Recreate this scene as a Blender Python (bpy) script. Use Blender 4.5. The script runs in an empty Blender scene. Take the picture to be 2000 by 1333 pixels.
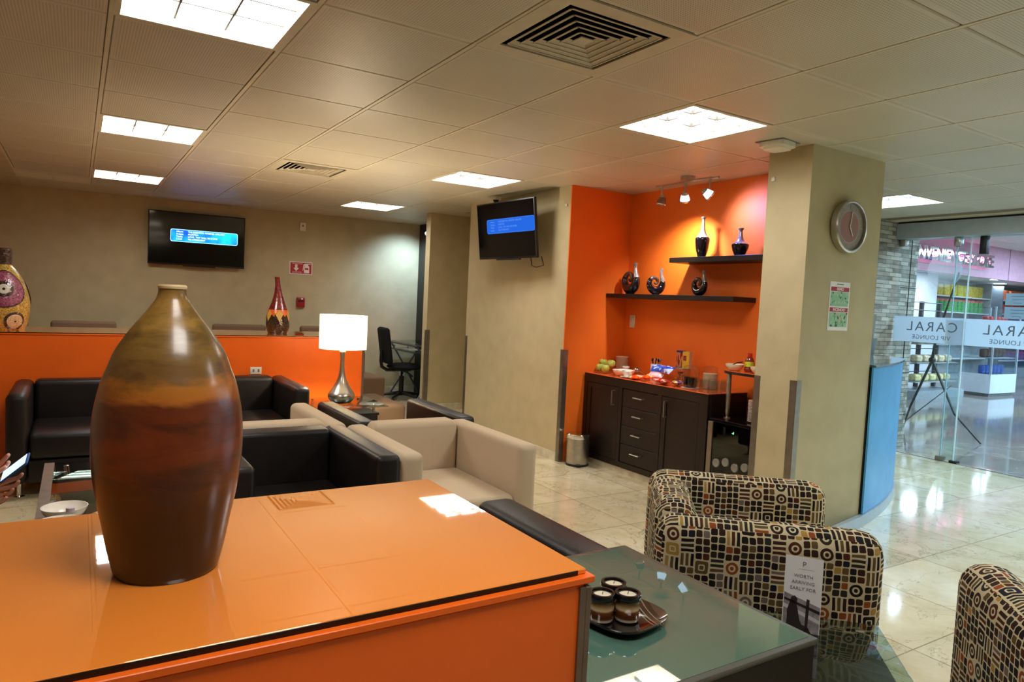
import bpy, bmesh, math, random
from mathutils import Vector, Matrix
PI = math.pi
rnd = random.Random(7)
scene = bpy.context.scene
COL = scene.collection
H = 2.365            # ceiling height
TILE = 0.61          # ceiling grid pitch
OX, OY = 1.9267, 2.4919

# ------------------------------------------------------------------ helpers
class MB:
    def __init__(s): s.bm = bmesh.new(); s.n = 0
    def _xf(s, vs, loc, rot):
        M = Matrix.Translation(loc) @ (rot if rot is not None else Matrix.Identity(4))
        for v in vs: v.co = M @ v.co
    def box(s, lo, hi, bev=0, seg=2, rot=None, loc=None, mi=0):
        lo, hi = Vector(lo), Vector(hi)
        r = bmesh.ops.create_cube(s.bm, size=1.0)
        vs = r['verts']; c = (lo + hi) / 2; d = hi - lo
        for v in vs: v.co = Vector((v.co.x * d.x, v.co.y * d.y, v.co.z * d.z)) + c
        fs = list({f for v in vs for f in v.link_faces})
        for f in fs: f.material_index = mi
        if bev > 0:
            es = list({e for v in vs for e in v.link_edges})
            r = bmesh.ops.bevel(s.bm, geom=es, offset=bev, segments=seg, profile=0.5, affect='EDGES', clamp_overlap=True)
            vs = list({v for f in r['faces'] for v in f.verts} | {v for v in vs if v.is_valid})
        if rot is not None or loc is not None: s._xf(vs, Vector(loc or (0, 0, 0)), rot)
        return vs
    def lathe(s, prof, seg=32, loc=(0, 0, 0), rot=None, cap=True, mi=0):
        rings = []; allv = []
        for r, z in prof:
            if r < 1e-6:
                ring = [s.bm.verts.new((0, 0, z))]
            else:
                ring = [s.bm.verts.new((r * math.cos(2 * PI * k / seg), r * math.sin(2 * PI * k / seg), z)) for k in range(seg)]
            rings.append(ring); allv += ring
        for a, b in zip(rings, rings[1:]):
            for k in range(seg):
                k2 = (k + 1) % seg
                if len(a) == 1 and len(b) == 1: continue
                if len(a) == 1: f = s.bm.faces.new((a[0], b[k2], b[k]))
                elif len(b) == 1: f = s.bm.faces.new((a[k], a[k2], b[0]))
                else: f = s.bm.faces.new((a[k], a[k2], b[k2], b[k]))
                f.material_index = mi
        if cap:
            if len(rings[0]) > 1: s.bm.faces.new(rings[0][::-1]).material_index = mi
            if len(rings[-1]) > 1: s.bm.faces.new(rings[-1]).material_index = mi
        s._xf(allv, Vector(loc), rot)
        return allv
    def cyl(s, p0, p1, r0, r1=None, seg=16, mi=0):
        p0, p1 = Vector(p0), Vector(p1); d = p1 - p0
        r1 = r0 if r1 is None else r1
        q = Vector((0, 0, 1)).rotation_difference(d.normalized()).to_matrix().to_4x4()
        return s.lathe([(r0, 0), (r1, d.length)], seg, p0, q, True, mi)
    def tube(s, pts, r, seg=8, mi=0):
        pts = [Vector(p) for p in pts]; rings = []
        rr = r if isinstance(r, (list, tuple)) else [r] * len(pts)
        up = Vector((0.123, 0.3, 1)).normalized()
        for i, p in enumerate(pts):
            t = (pts[min(i + 1, len(pts) - 1)] - pts[max(i - 1, 0)]).normalized()
            n = (up - t * up.dot(t))
            if n.length < 1e-3: n = Vector((1, 0, 0)) - t * t.x
            n.normalize(); b = t.cross(n); up = n
            rings.append([s.bm.verts.new(p + (n * math.cos(2 * PI * k / seg) + b * math.sin(2 * PI * k / seg)) * rr[i]) for k in range(seg)])
        for a, b in zip(rings, rings[1:]):
            for k in range(seg):
                s.bm.faces.new((a[k], a[(k + 1) % seg], b[(k + 1) % seg], b[k])).material_index = mi
        s.bm.faces.new(rings[0][::-1]); s.bm.faces.new(rings[-1])
    def prism(s, poly, a, b, axis='z', mi=0, rot=None, loc=None):
        def mk(p, h):
            if axis == 'z': return (p[0], p[1], h)
            if axis == 'y': return (p[0], h, p[1])
            return (h, p[0], p[1])
        A = [s.bm.verts.new(mk(p, a)) for p in poly]; B = [s.bm.verts.new(mk(p, b)) for p in poly]
        n = len(poly); fs = []
        fs.append(s.bm.faces.new(A[::-1])); fs.append(s.bm.faces.new(B))
        for k in range(n): fs.append(s.bm.faces.new((A[k], A[(k + 1) % n], B[(k + 1) % n], B[k])))
        for f in fs: f.material_index = mi
        bmesh.ops.recalc_face_normals(s.bm, faces=fs)
        if rot is not None or loc is not None: s._xf(A + B, Vector(loc or (0, 0, 0)), rot)
    def quad(s, a, b, c, d, mi=0):
        f = s.bm.faces.new([s.bm.verts.new(p) for p in (a, b, c, d)]); f.material_index = mi; return f
    def sphere(s, c, r, sx=1, sy=1, sz=1, seg=16, rot=None, mi=0):
        n = seg // 2; prof = [(r * math.sin(PI * k / n) if 0 < k < n else 0, -r * math.cos(PI * k / n)) for k in range(n + 1)]
        vs = s.lathe(prof, seg, (0, 0, 0), None, False, mi)
        for v in vs: v.co = Vector((v.co.x * sx, v.co.y * sy, v.co.z * sz))
        s._xf(vs, Vector(c), rot); return vs
    def build(s, name, m, parent=None, smooth=35, uv=False):
        me = bpy.data.meshes.new(name)
        if uv:
            s.bm.normal_update()
            L = s.bm.loops.layers.uv.new('UVMap')
            for f in s.bm.faces:
                n = f.normal; ax = max(range(3), key=lambda i: abs(n[i]))
                for l in f.loops:
                    c = l.vert.co
                    l[L].uv = (c.y, c.z) if ax == 0 else ((c.x, c.z) if ax == 1 else (c.x, c.y))
        s.bm.normal_update()
        s.bm.to_mesh(me); s.bm.free()
        for x in (m if isinstance(m, (list, tuple)) else [m]): me.materials.append(x)
        if smooth:
            me.polygons.foreach_set('use_smooth', [True] * len(me.polygons))
            me.set_sharp_from_angle(angle=math.radians(smooth))
        o = bpy.data.objects.new(name, me); COL.objects.link(o)
        if parent is not None: o.parent = parent
        return o

def tag(o, label, cat, group=None, kind=None):
    o['label'] = label; o['category'] = cat
    if group: o['group'] = group
    if kind: o['kind'] = kind
    return o
def thing(name, label, cat, loc=(0, 0, 0), rz=0, group=None):
    o = bpy.data.objects.new(name, None); COL.objects.link(o); o.empty_display_size = 0.1
    o.location = loc; o.rotation_euler = (0, 0, rz)
    return tag(o, label, cat, group)
def place(o, loc, rz=0, rot=None):
    o.location = loc; o.rotation_euler = rot if rot else (0, 0, rz); return o
def struct(o): o['kind'] = 'structure'; return o
def dup(root, loc=None, rz=None, label=None, group=None):
    r = root.copy(); COL.objects.link(r)
    if loc is not None: r.location = loc
    if rz is not None: r.rotation_euler = (0, 0, rz)
    if label: r['label'] = label
    if group: r['group'] = group
    for ch in list(root.children):
        c = ch.copy(); COL.objects.link(c); c.parent = r
        for g in list(ch.children):
            d = g.copy(); COL.objects.link(d); d.parent = c
    return r
def text(s, size, m, parent=None, loc=(0, 0, 0), rot=(PI / 2, 0, 0), ext=0.0006, align='CENTER', name='lettering', mirror=False, bold=0.0, sp=1.0, sx=1.0):
    cu = bpy.data.curves.new('t', 'FONT'); cu.body = s; cu.size = size; cu.extrude = ext
    cu.align_x = align; cu.align_y = 'CENTER'; cu.offset = bold; cu.space_character = sp; cu.resolution_u = 3
    t = bpy.data.objects.new('t', cu); COL.objects.link(t)
    me = bpy.data.meshes.new_from_object(t); bpy.data.objects.remove(t); bpy.data.curves.remove(cu)
    for v in me.vertices: v.co.x *= (-sx if mirror else sx)
    me.name = name
    me.materials.clear(); me.materials.append(m)
    o = bpy.data.objects.new(name, me); COL.objects.link(o); o.location = loc; o.rotation_euler = rot
    if parent is not None: o.parent = parent
    return o

# ------------------------------------------------------------------ materials
def srgb(r, g, b):
    f = lambda c: (c / 255 / 12.92) if c / 255 <= 0.04045 else ((c / 255 + 0.055) / 1.055) ** 2.4
    return (f(r), f(g), f(b), 1)
class N:
    def __init__(s, name, base=(128, 128, 128), rough=0.5, metal=0, spec=0.5, coat=0, coat_rough=0.03, emit=None, es=0, trans=0, ior=1.45, alpha=1):
        s.m = bpy.data.materials.new(name); s.m.use_nodes = True; s.t = s.m.node_tree
        s.b = s.t.nodes['Principled BSDF']; b = s.b.inputs
        b['Base Color'].default_value = srgb(*base); b['Roughness'].default_value = rough; b['Metallic'].default_value = metal
        b['Specular IOR Level'].default_value = spec; b['Coat Weight'].default_value = coat; b['Coat Roughness'].default_value = coat_rough
        b['Transmission Weight'].default_value = trans; b['IOR'].default_value = ior; b['Alpha'].default_value = alpha
        if emit: b['Emission Color'].default_value = srgb(*emit); b['Emission Strength'].default_value = es
        s._co = None
    def nd(s, typ, **k):
        n = s.t.nodes.new(typ)
        for a, v in k.items(): setattr(n, a, v)
        return n
    def lk(s, a, b): s.t.links.new(a, b)
    def put(s, sock, v):
        if isinstance(v, (int, float)): sock.default_value = v
        elif isinstance(v, (tuple, list)): sock.default_value = v
        else: s.lk(v, sock)
    def co(s, kind='Object', scale=None, loc=None, rot=None):
        n = s.nd('ShaderNodeTexCoord').outputs[kind]
        if scale or loc or rot:
            mp = s.nd('ShaderNodeMapping'); s.lk(n, mp.inputs[0])
            if scale: mp.inputs['Scale'].default_value = scale
            if loc: mp.inputs['Location'].default_value = loc
            if rot: mp.inputs['Rotation'].default_value = rot
            n = mp.outputs[0]
        return n
    def noise(s, vec, scale=5, detail=3, rough=0.5, dist=0, out='Fac'):
        n = s.nd('ShaderNodeTexNoise'); s.lk(vec, n.inputs['Vector']); n.inputs['Scale'].default_value = scale
        n.inputs['Detail'].default_value = detail; n.inputs['Roughness'].default_value = rough; n.inputs['Distortion'].default_value = dist
        return n.outputs[out]
    def math(s, op, a, b=0.0, c=0.0):
        n = s.nd('ShaderNodeMath', operation=op); s.put(n.inputs[0], a); s.put(n.inputs[1], b); s.put(n.inputs[2], c); return n.outputs[0]
    def ramp(s, fac, stops, interp='LINEAR'):
        n = s.nd('ShaderNodeValToRGB'); s.lk(fac, n.inputs[0]); cr = n.color_ramp; cr.interpolation = interp
        while len(cr.elements) > 1: cr.elements.remove(cr.elements[-1])
        for i, (p, c) in enumerate(stops):
            e = cr.elements[0] if i == 0 else cr.elements.new(p)
            e.position = p; e.color = srgb(*c)
        return n.outputs[0]
    def mix(s, f, a, b, mode='MIX'):
        n = s.nd('ShaderNodeMix', data_type='RGBA', blend_type=mode)
        s.put(n.inputs[0], f)
        s.put(n.inputs[6], srgb(*a) if isinstance(a, tuple) and len(a) == 3 else a)
        s.put(n.inputs[7], srgb(*b) if isinstance(b, tuple) and len(b) == 3 else b)
        return n.outputs[2]
    def sep(s, vec):
        n = s.nd('ShaderNodeSeparateXYZ'); s.lk(vec, n.inputs[0]); return n.outputs
    def color(s, c): s.lk(c, s.b.inputs['Base Color']); return s
    def bump(s, h, strength=0.2, dist=0.01):
        n = s.nd('ShaderNodeBump'); s.lk(h, n.inputs['Height']); n.inputs['Strength'].default_value = strength; n.inputs['Distance'].default_value = dist
        s.lk(n.outputs[0], s.b.inputs['Normal']); return s
    def rough(s, v): s.put(s.b.inputs['Roughness'], v); return s

def plain(name, base, rough=0.5, var=0.06, scale=12, bump=0.0, bs=60, **k):
    """plain colour with a little procedural variation and optional grain"""
    n = N(name, base, rough, **k); c = n.co()
    f = n.noise(c, scale, 3)
    d = tuple(max(0, int(x * (1 - var))) for x in base); l = tuple(min(255, int(x * (1 + var))) for x in base)
    n.color(n.ramp(f, [(0.3, d), (0.7, l)]))
    if bump: n.bump(n.noise(c, bs, 2), bump, 0.005)
    return n.m

M = {}
M['khaki'] = plain('khaki_wallcovering', (188, 174, 138), 0.75, 0.03, 6, 0.25, 350)
M['orange_wall'] = plain('orange_paint', (238, 112, 26), 0.6, 0.02, 3, 0.1, 200)
M['orange_panel'] = plain('orange_laminate', (236, 102, 22), 0.35, 0.02, 3)
M['orange_glass'] = N('orange_backed_glass', (242, 140, 52), 0.03, spec=0.8, coat=1.0, coat_rough=0.01, ior=1.55).m
M['gap'] = N('black_edge', (12, 10, 9), 0.3).m
M['trim'] = plain('brushed_steel_trim', (150, 142, 130), 0.35, 0.05, 20, metal=0.9)
M['steel'] = plain('brushed_steel', (190, 186, 178), 0.28, 0.05, 20, metal=1.0)
M['chrome'] = N('chrome', (220, 220, 222), 0.06, 1.0).m
M['white_plastic'] = plain('white_plastic', (225, 220, 205), 0.4, 0.02)
M['grey_plastic'] = plain('grey_plastic', (120, 120, 118), 0.45, 0.03)
M['black_plastic'] = plain('black_plastic', (18, 18, 19), 0.4, 0.1)
M['screen_black'] = N('screen_glass', (4, 4, 5), 0.08, spec=0.6).m
n = N('black_leather', (22, 18, 17), 0.4, spec=0.45); c = n.co()
n.color(n.ramp(n.noise(c, 4, 3), [(0.3, (17, 14, 14)), (0.7, (30, 25, 23))]))
v = n.nd('ShaderNodeTexVoronoi'); n.lk(c, v.inputs['Vector']); v.inputs['Scale'].default_value = 260
n.bump(v.outputs['Distance'], 0.12, 0.003); M['leather'] = n.m
def fabric(name, a, b):
    n = N(name, a, 0.9, spec=0.2); c = n.co()
    w = n.noise(c, 900, 1); q = n.noise(n.co(scale=(40, 40, 400)), 6, 2)
    n.color(n.mix(n.math('MULTIPLY', n.math('ADD', w, q), 0.5), a, b)); n.bump(w, 0.3, 0.002); return n.m
M['beige_fabric'] = fabric('beige_linen', (172, 150, 122), (222, 203, 174))
M['brown_fabric'] = fabric('brown_suede', (92, 74, 58), (128, 104, 82))
M['office_fabric'] = fabric('black_office_fabric', (14, 14, 15), (36, 36, 38))
M['wenge'] = (lambda n: n.color(n.ramp(n.noise(n.co(scale=(6, 6, 60)), 3, 4, 0.6, 0.4), [(0.3, (14, 10, 9)), (0.7, (29, 21, 17))])).m)(N('wenge_wood', (30, 20, 16), 0.38))
M['shelf_black'] = plain('black_shelf', (24, 18, 16), 0.4, 0.1)
# clear glass: thin, so light passes
def glassy(name, tint=(225, 240, 235), rough=0.0, mixf=0.12, dark=0.0):
    m = bpy.data.materials.new(name); m.use_nodes = True; t = m.node_tree; t.nodes.clear()
    o = t.nodes.new('ShaderNodeOutputMaterial'); a = t.nodes.new('ShaderNodeBsdfTransparent'); g = t.nodes.new('ShaderNodeBsdfGlossy')
    g.inputs['Roughness'].default_value = rough; a.inputs[0].default_value = srgb(*tint)
    lw = t.nodes.new('ShaderNodeLayerWeight'); lw.inputs[0].default_value = .5
    fr = t.nodes.new('ShaderNodeMath'); fr.operation = 'POWER'; fr.inputs[1].default_value = 4.6; t.links.new(lw.outputs['Facing'], fr.inputs[0])
    ad = t.nodes.new('ShaderNodeMath'); ad.operation = 'MULTIPLY_ADD'; ad.inputs[1].default_value = .9; ad.inputs[2].default_value = .035 + mixf; ad.use_clamp = True
    mx = t.nodes.new('ShaderNodeMixShader')
    t.links.new(fr.outputs[0], ad.inputs[0]); t.links.new(ad.outputs[0], mx.inputs[0]); t.links.new(a.outputs[0], mx.inputs[1]); t.links.new(g.outputs[0], mx.inputs[2])
    t.links.new(mx.outputs[0], o.inputs[0]); return m
M['glass'] = glassy('clear_glass', (232, 242, 238), 0, 0.0)
M['table_glass'] = glassy('table_glass', (222, 236, 230), 0, 0.05)
M['ware_glass'] = glassy('ware_glass', (246, 250, 250), 0, 0.02)
M['pane_glass'] = glassy('door_glass', (240, 248, 250), 0, 0.02)
def frost(name, base, fac):
    m = bpy.data.materials.new(name); m.use_nodes = True; t = m.node_tree; t.nodes.clear()
    o = t.nodes.new('ShaderNodeOutputMaterial'); a = t.nodes.new('ShaderNodeBsdfTransparent'); d = t.nodes.new('ShaderNodeBsdfDiffuse'); tl = t.nodes.new('ShaderNodeBsdfTranslucent')
    d.inputs[0].default_value = srgb(*base); tl.inputs[0].default_value = srgb(*base)
    m1 = t.nodes.new('ShaderNodeMixShader'); m1.inputs[0].default_value = 0.6; m2 = t.nodes.new('ShaderNodeMixShader'); m2.inputs[0].default_value = fac
    t.links.new(d.outputs[0], m1.inputs[1]); t.links.new(tl.outputs[0], m1.inputs[2]); t.links.new(a.outputs[0], m2.inputs[1]); t.links.new(m1.outputs[0], m2.inputs[2]); t.links.new(m2.outputs[0], o.inputs[0]); return m
M['frosted'] = frost('frosted_film', (222, 234, 244), 0.88)
M['frost_green'] = N('frosted_green_glass', (84, 118, 104), 0.02, spec=0.7, coat=1, coat_rough=0.01).m
M['frost_edge'] = N('glass_border', (92, 92, 84), 0.3, spec=0.4).m
# glossy marble floor tiles
def marble(name, cols, tile, off, mortar, rough, vein=(120, 104, 76)):
    n = N(name, cols[0], rough, spec=0.5, coat=0.3, coat_rough=0.05); c = n.co()
    n1 = n.noise(c, 2.2, 6, 0.6, 1.2); n2 = n.noise(c, 9, 5, 0.65, 0.6)
    base = n.ramp(n.math('ADD', n.math('MULTIPLY', n1, 0.65), n.math('MULTIPLY', n2, 0.35)), [(0.32, cols[0]), (0.5, cols[1]), (0.68, cols[2])])
    vn = n.math('ABSOLUTE', n.math('SUBTRACT', n.noise(c, 1.7, 7, 0.62, 1.6), 0.5))
    base = n.mix(n.math('MULTIPLY', n.math('LESS_THAN', vn, 0.006), 0.4), base, vein)
    b = n.nd('ShaderNodeTexBrick'); b.offset = 0; mp = n.co(loc=off); n.lk(mp, b.inputs['Vector'])
    b.inputs['Scale'].default_value = 1; b.inputs['Brick Width'].default_value = tile; b.inputs['Row Height'].default_value = tile
    b.inputs['Mortar Size'].default_value = mortar; b.inputs['Mortar Smooth'].default_value = 0
    b.inputs['Color1'].default_value = (0.84, 0.82, 0.78, 1); b.inputs['Color2'].default_value = (1.12, 1.12, 1.1, 1); b.inputs['Mortar'].default_value = (0.5, 0.46, 0.4, 1)
    n.color(n.mix(1.0, base, b.outputs['Color'], 'MULTIPLY')); return n.m
M['marble'] = marble('cream_marble', [(200, 186, 148), (218, 206, 172), (232, 222, 196)], 0.585, (-2.957 + 0.585 * 9, -3.23 + 0.585 * 12, 0), 0.003, 0.09)
M['corridor_marble'] = marble('corridor_marble', [(120, 112, 106), (150, 142, 136), (176, 168, 160)], 1.2, (0.3, 0.1, 0), 0.003, 0.1, (92, 84, 80))
M['travertine'] = plain('travertine', (205, 198, 176), 0.3, 0.08, 14)
# perforated metal ceiling tile
n = N('perforated_tile', (204, 194, 170), 0.42, spec=0.4); c = n.co(); sx = n.sep(c)
dx = n.math('SINE', n.math('MULTIPLY', sx[0], 2 * PI / 0.011)); dy = n.math('SINE', n.math('MULTIPLY', sx[1], 2 * PI / 0.011))
dot = n.math('GREATER_THAN', n.math('ADD', dx, dy), 1.05)
# holes stop short of each tile's rim
def edge(n, v, o): return n.math('ABSOLUTE', n.math('SUBTRACT', n.math('FRACT', n.math('DIVIDE', n.math('SUBTRACT', v, o), TILE)), 0.5))
ins = n.math('LESS_THAN', n.math('MAXIMUM', edge(n, sx[0], OX - 20 * TILE), edge(n, sx[1], OY - 20 * TILE)), 0.455)
n.color(n.mix(n.math('MULTIPLY', n.math('MULTIPLY', dot, ins), 0.62), n.ramp(n.noise(c, 1.5, 2), [(0.3, (194, 185, 164)), (0.7, (203, 195, 177))]), (78, 68, 54)))
M['ceil_tile'] = n.m
M['ceil_rail'] = plain('ceiling_rail', (205, 195, 172), 0.5, 0.03)
M['ceil_dark'] = N('ceiling_reveal', (120, 105, 82), 0.6).m
M['plaster'] = plain('ceiling_plaster', (196, 182, 155), 0.7, 0.03)
M['vent_white'] = plain('vent_enamel', (196, 186, 162), 0.45, 0.03)
M['duct'] = N('duct_black', (14, 12, 10), 0.8).m
def emis(name, col, st):
    m = bpy.data.materials.new(name); m.use_nodes = True; t = m.node_tree; t.nodes.clear()
    o = t.nodes.new('ShaderNodeOutputMaterial'); e = t.nodes.new('ShaderNodeEmission'); e.inputs[0].default_value = (*col, 1); e.inputs[1].default_value = st
    t.links.new(e.outputs[0], o.inputs[0]); return m
M['panel_light'] = emis('panel_light', (1.0, 0.965, 0.925), 10.0)
M['panel_light_cool'] = emis('panel_light_cool', (0.66, 0.86, 1.0), 13.0)
M['louver'] = N('louver_grey', (84, 82, 78), 0.5).m
M['louver_dim'] = plain('unlit_diffuser', (214, 204, 180), 0.5, 0.02)
# glazed vase with brushed bands
n = N('glazed_vase', (90, 50, 25), 0.3, spec=0.45, coat=0.25, coat_rough=0.15); c = n.co(); s = n.sep(c)
w = n.noise(n.co(scale=(3.5, 3.5, 12)), 1.7, 6, 0.66, 0.5); w2 = n.noise(n.co(scale=(3, 3, 9)), 3.0, 4, 0.6, 0.3)
z = n.math('ADD', n.math('DIVIDE', s[2], 0.384), n.math('MULTIPLY', n.math('SUBTRACT', w2, 0.5), 0.13))
cr = n.ramp(z, [(0.0, (34, 25, 22)), (0.22, (38, 27, 22)), (0.30, (60, 34, 20)), (0.38, (96, 44, 18)), (0.5, (112, 48, 20)), (0.60, (92, 40, 20)), (0.632, (160, 94, 32)), (0.665, (158, 98, 34)), (0.69, (104, 74, 36)), (0.8, (122, 92, 42)), (0.88, (158, 120, 54)), (1.0, (146, 110, 54))])
n.color(n.mix(n.ramp(w, [(0.40, (0, 0, 0)), (0.56, (255, 255, 255))]), n.mix(0.62, cr, (34, 22, 15), 'MIX'), cr))
n.bump(w, 0.08, 0.003); M['vase'] = n.m
M['vase_rim'] = plain('bare_clay_rim', (196, 170, 128), 0.6, 0.1)
# patterned upholstery
n = N('patterned_upholstery', (220, 205, 170), 0.85, spec=0.2)
uv = n.co('UV'); S = 22.0
wp = n.nd('ShaderNodeTexNoise'); n.lk(uv, wp.inputs['Vector']); wp.inputs['Scale'].default_value = 18; wp.inputs['Detail'].default_value = 1
va = n.nd('ShaderNodeVectorMath', operation='MULTIPLY_ADD'); n.lk(wp.outputs['Color'], va.inputs[0]); va.inputs[1].default_value = (0.007,) * 3; n.lk(uv, va.inputs[2])
u3 = n.sep(va.outputs[0])
U = n.math('MULTIPLY', u3[0], S); V = n.math('MULTIPLY', u3[1], S)
# every column of cells is shifted so that rows do not line up
cu = n.math('FLOOR', U); wn0 = n.nd('ShaderNodeTexWhiteNoise', noise_dimensions='1D'); n.lk(cu, wn0.inputs['W'])
V = n.math('ADD', V, wn0.outputs['Value'])
cv = n.math('FLOOR', V); fu = n.math('FRACT', U); fv = n.math('FRACT', V)
def wn(a, b, k):
    cb = n.nd('ShaderNodeCombineXYZ'); n.put(cb.inputs[0], a); n.put(cb.inputs[1], b); cb.inputs[2].default_value = k
    w = n.nd('ShaderNodeTexWhiteNoise', noise_dimensions='3D'); n.lk(cb.outputs[0], w.inputs['Vector']); return w.outputs['Value']
def rbox(fx, fy, h, r):
    ax = n.math('MAXIMUM', n.math('SUBTRACT', n.math('ABSOLUTE', n.math('SUBTRACT', fx, 0.5)), h - r), 0)
    ay = n.math('MAXIMUM', n.math('SUBTRACT', n.math('ABSOLUTE', n.math('SUBTRACT', fy, 0.5)), h - r), 0)
    d = n.math('SQRT', n.math('ADD', n.math('MULTIPLY', ax, ax), n.math('MULTIPLY', ay, ay)))
    return n.math('LESS_THAN', d, r)
def sub(f, k): return n.math('FRACT', n.math('MULTIPLY', f, k)), n.math('FLOOR', n.math('MULTIPLY', f, k))
u2, iu2 = sub(fu, 2); v2, iv2 = sub(fv, 2); vb, ivb = sub(fv, 3); ub, iub = sub(fu, 3)
sA = rbox(u2, v2, 0.425, 0.2)
sB = n.math('MULTIPLY', n.math('LESS_THAN', n.math('ABSOLUTE', n.math('SUBTRACT', vb, 0.5)), 0.3), n.math('LESS_THAN', n.math('ABSOLUTE', n.math('SUBTRACT', fu, 0.5)), 0.43))
sC = n.math('MULTIPLY', n.math('LESS_THAN', n.math('ABSOLUTE', n.math('SUBTRACT', ub, 0.5)), 0.3), n.math('LESS_THAN', n.math('ABSOLUTE', n.math('SUBTRACT', fv, 0.5)), 0.44))
rr = n.math('SQRT', n.math('ADD', n.math('POWER', n.math('SUBTRACT', fu, 0.5), 2), n.math('POWER', n.math('SUBTRACT', fv, 0.5), 2)))
sD = n.math('SUBTRACT', n.math('LESS_THAN', rr, 0.42), n.math('MULTIPLY', n.math('LESS_THAN', rr, 0.24), n.math('GREATER_THAN', rr, 0.13)))
sE = n.math('SUBTRACT', rbox(fu, fv, 0.44, 0.16), n.math('SUBTRACT', rbox(fu, fv, 0.22, 0.1), rbox(fu, fv, 0.14, 0.06)))
t = wn(cu, cv, 1.0)
def sel(thr, a, b):  # t < thr ? a : b
    k = n.math('LESS_THAN', t, thr); return n.math('ADD', n.math('MULTIPLY', k, a), n.math('MULTIPLY', n.math('SUBTRACT', 1.0, k), b))
shape = sel(0.52, sA, sel(0.66, sB, sel(0.79, sC, sel(0.92, sD, sE))))
ci = sel(0.52, n.math('ADD', iu2, n.math('MULTIPLY', iv2, 3)), sel(0.66, ivb, sel(0.79, iub, 0)))
cb = n.nd('ShaderNodeCombineXYZ'); n.lk(cu, cb.inputs[0]); n.lk(cv, cb.inputs[1]); n.lk(ci, cb.inputs[2])
w3 = n.nd('ShaderNodeTexWhiteNoise', noise_dimensions='3D'); n.lk(cb.outputs[0], w3.inputs['Vector'])
ck = n.ramp(w3.outputs['Value'], [(0, (30, 24, 22)), (0.26, (52, 33, 24)), (0.46, (44, 44, 36)), (0.58, (78, 40, 24)), (0.68, (96, 78, 46)), (0.77, (26, 28, 40)), (0.84, (142, 72, 34)), (0.90, (168, 134, 66)), (0.95, (112, 98, 92))], 'CONSTANT')
n.color(n.mix(shape, (204, 190, 154), ck)); n.bump(shape, 0.1, 0.002); M['pattern'] = n.m
# stacked ledge stone
n = N('ledge_stone', (150, 148, 140), 0.8, spec=0.3); c = n.co(rot=(PI / 2, 0, 0))
b = n.nd('ShaderNodeTexBrick'); n.lk(c, b.inputs['Vector']); b.inputs['Scale'].default_value = 1; b.inputs['Brick Width'].default_value = 0.14; b.inputs['Row Height'].default_value = 0.042
b.inputs['Mortar Size'].default_value = 0.003; b.offset = 0.37; b.squash = 1.6; b.inputs['Color1'].default_value = srgb(96, 92, 84); b.inputs['Color2'].default_value = srgb(212, 206, 190); b.inputs['Mortar'].default_value = srgb(50, 46, 42)
n.color(n.mix(0.45, b.outputs['Color'], n.ramp(n.noise(n.co(scale=(4, 4, 14)), 2, 3), [(0.3, (110, 98, 82)), (0.7, (178, 176, 166))]), 'MIX')); n.bump(b.outputs['Fac'], 0.5, 0.01); M['stone'] = n.m
M['desk_blue'] = (lambda n: n.color(n.ramp(n.noise(n.co(scale=(2, 2, 2)), 2, 3), [(0.3, (62, 146, 206)), (0.7, (80, 168, 224))])).m)(N('blue_desk_glass', (60, 140, 185), 0.4, spec=0.5, coat=0.15, coat_rough=0.2))
M['alu'] = plain('satin_aluminium', (178, 190, 198), 0.4, 0.03, metal=0.4)
M['black_ceramic'] = N('black_glaze', (14, 10, 16), 0.08, spec=0.7, coat=0.5).m
M['silver_glaze'] = plain('pewter_glaze', (150, 142, 140), 0.2, 0.15, 40, metal=0.5)
M['lampshade'] = None
m = bpy.data.materials.new('lampshade_linen'); m.use_nodes = True; t = m.node_tree; t.nodes.clear()
o = t.nodes.new('ShaderNodeOutputMaterial'); a = t.nodes.new('ShaderNodeBsdfDiffuse'); b = t.nodes.new('ShaderNodeBsdfTranslucent'); mx = t.nodes.new('ShaderNodeMixShader')
a.inputs[0].default_value = srgb(244, 240, 228); b.inputs[0].default_value = srgb(252, 248, 236); mx.inputs[0].default_value = 0.6
t.links.new(a.outputs[0], mx.inputs[1]); t.links.new(b.outputs[0], mx.inputs[2]); t.links.new(mx.outputs[0], o.inputs[0]); M['lampshade'] = m
M['skin'] = plain('skin', (232, 172, 146), 0.5, 0.05, 30)
# ------------------------------------------------------------------ room shell
def sbox(name, lo, hi, m, bev=0):
    b = MB(); b.box(lo, hi, bev); return struct(b.build(name, m))
def fy(x): return 9.31 - 0.0626 * x       # face of the far wall, very slightly askew
b = MB(); b.box((-1.75, -3.0, -0.05), (7.2, 9.9, 0)); struct(b.build('floor', M['marble']))
b = MB(); b.box((7.2, -3.0, -0.05), (24, 12.5, -0.001)); struct(b.build('floor_corridor', M['corridor_marble']))
b = MB(); b.prism([(-1.75, fy(-1.75)), (4.9, fy(4.9)), (4.9, 9.9), (-1.75, 9.9)], 0, H + .1); struct(b.build('wall_far', M['khaki']))
sbox('wall_left', (-1.85, -3.0, 0), (-1.75, 9.9, H + .1), M['khaki'])
sbox('wall_back', (-1.85, -3.1, 0), (7.3, -3.0, H + .1), M['khaki'])
b = MB(); b.box((3.53, 4.81, 0), (5.0, 6.58, H + .02)); struct(b.build('wall_right', M['khaki']))
sbox('wall_right_far', (4.2, 6.58, 0), (5.0, 9.2, H + .02), M['khaki'])
sbox('wall_niche_left', (3.53, 4.797, 0), (4.21, 4.81, H), M['orange_wall'])
sbox('wall_niche_back', (4.2, 2.905, 0), (4.36, 4.81, H + .02), M['orange_wall'])
sbox('wall_column', (3.64, 2.60, 0), (4.38, 2.905, H + .02), M['khaki'])
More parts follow.
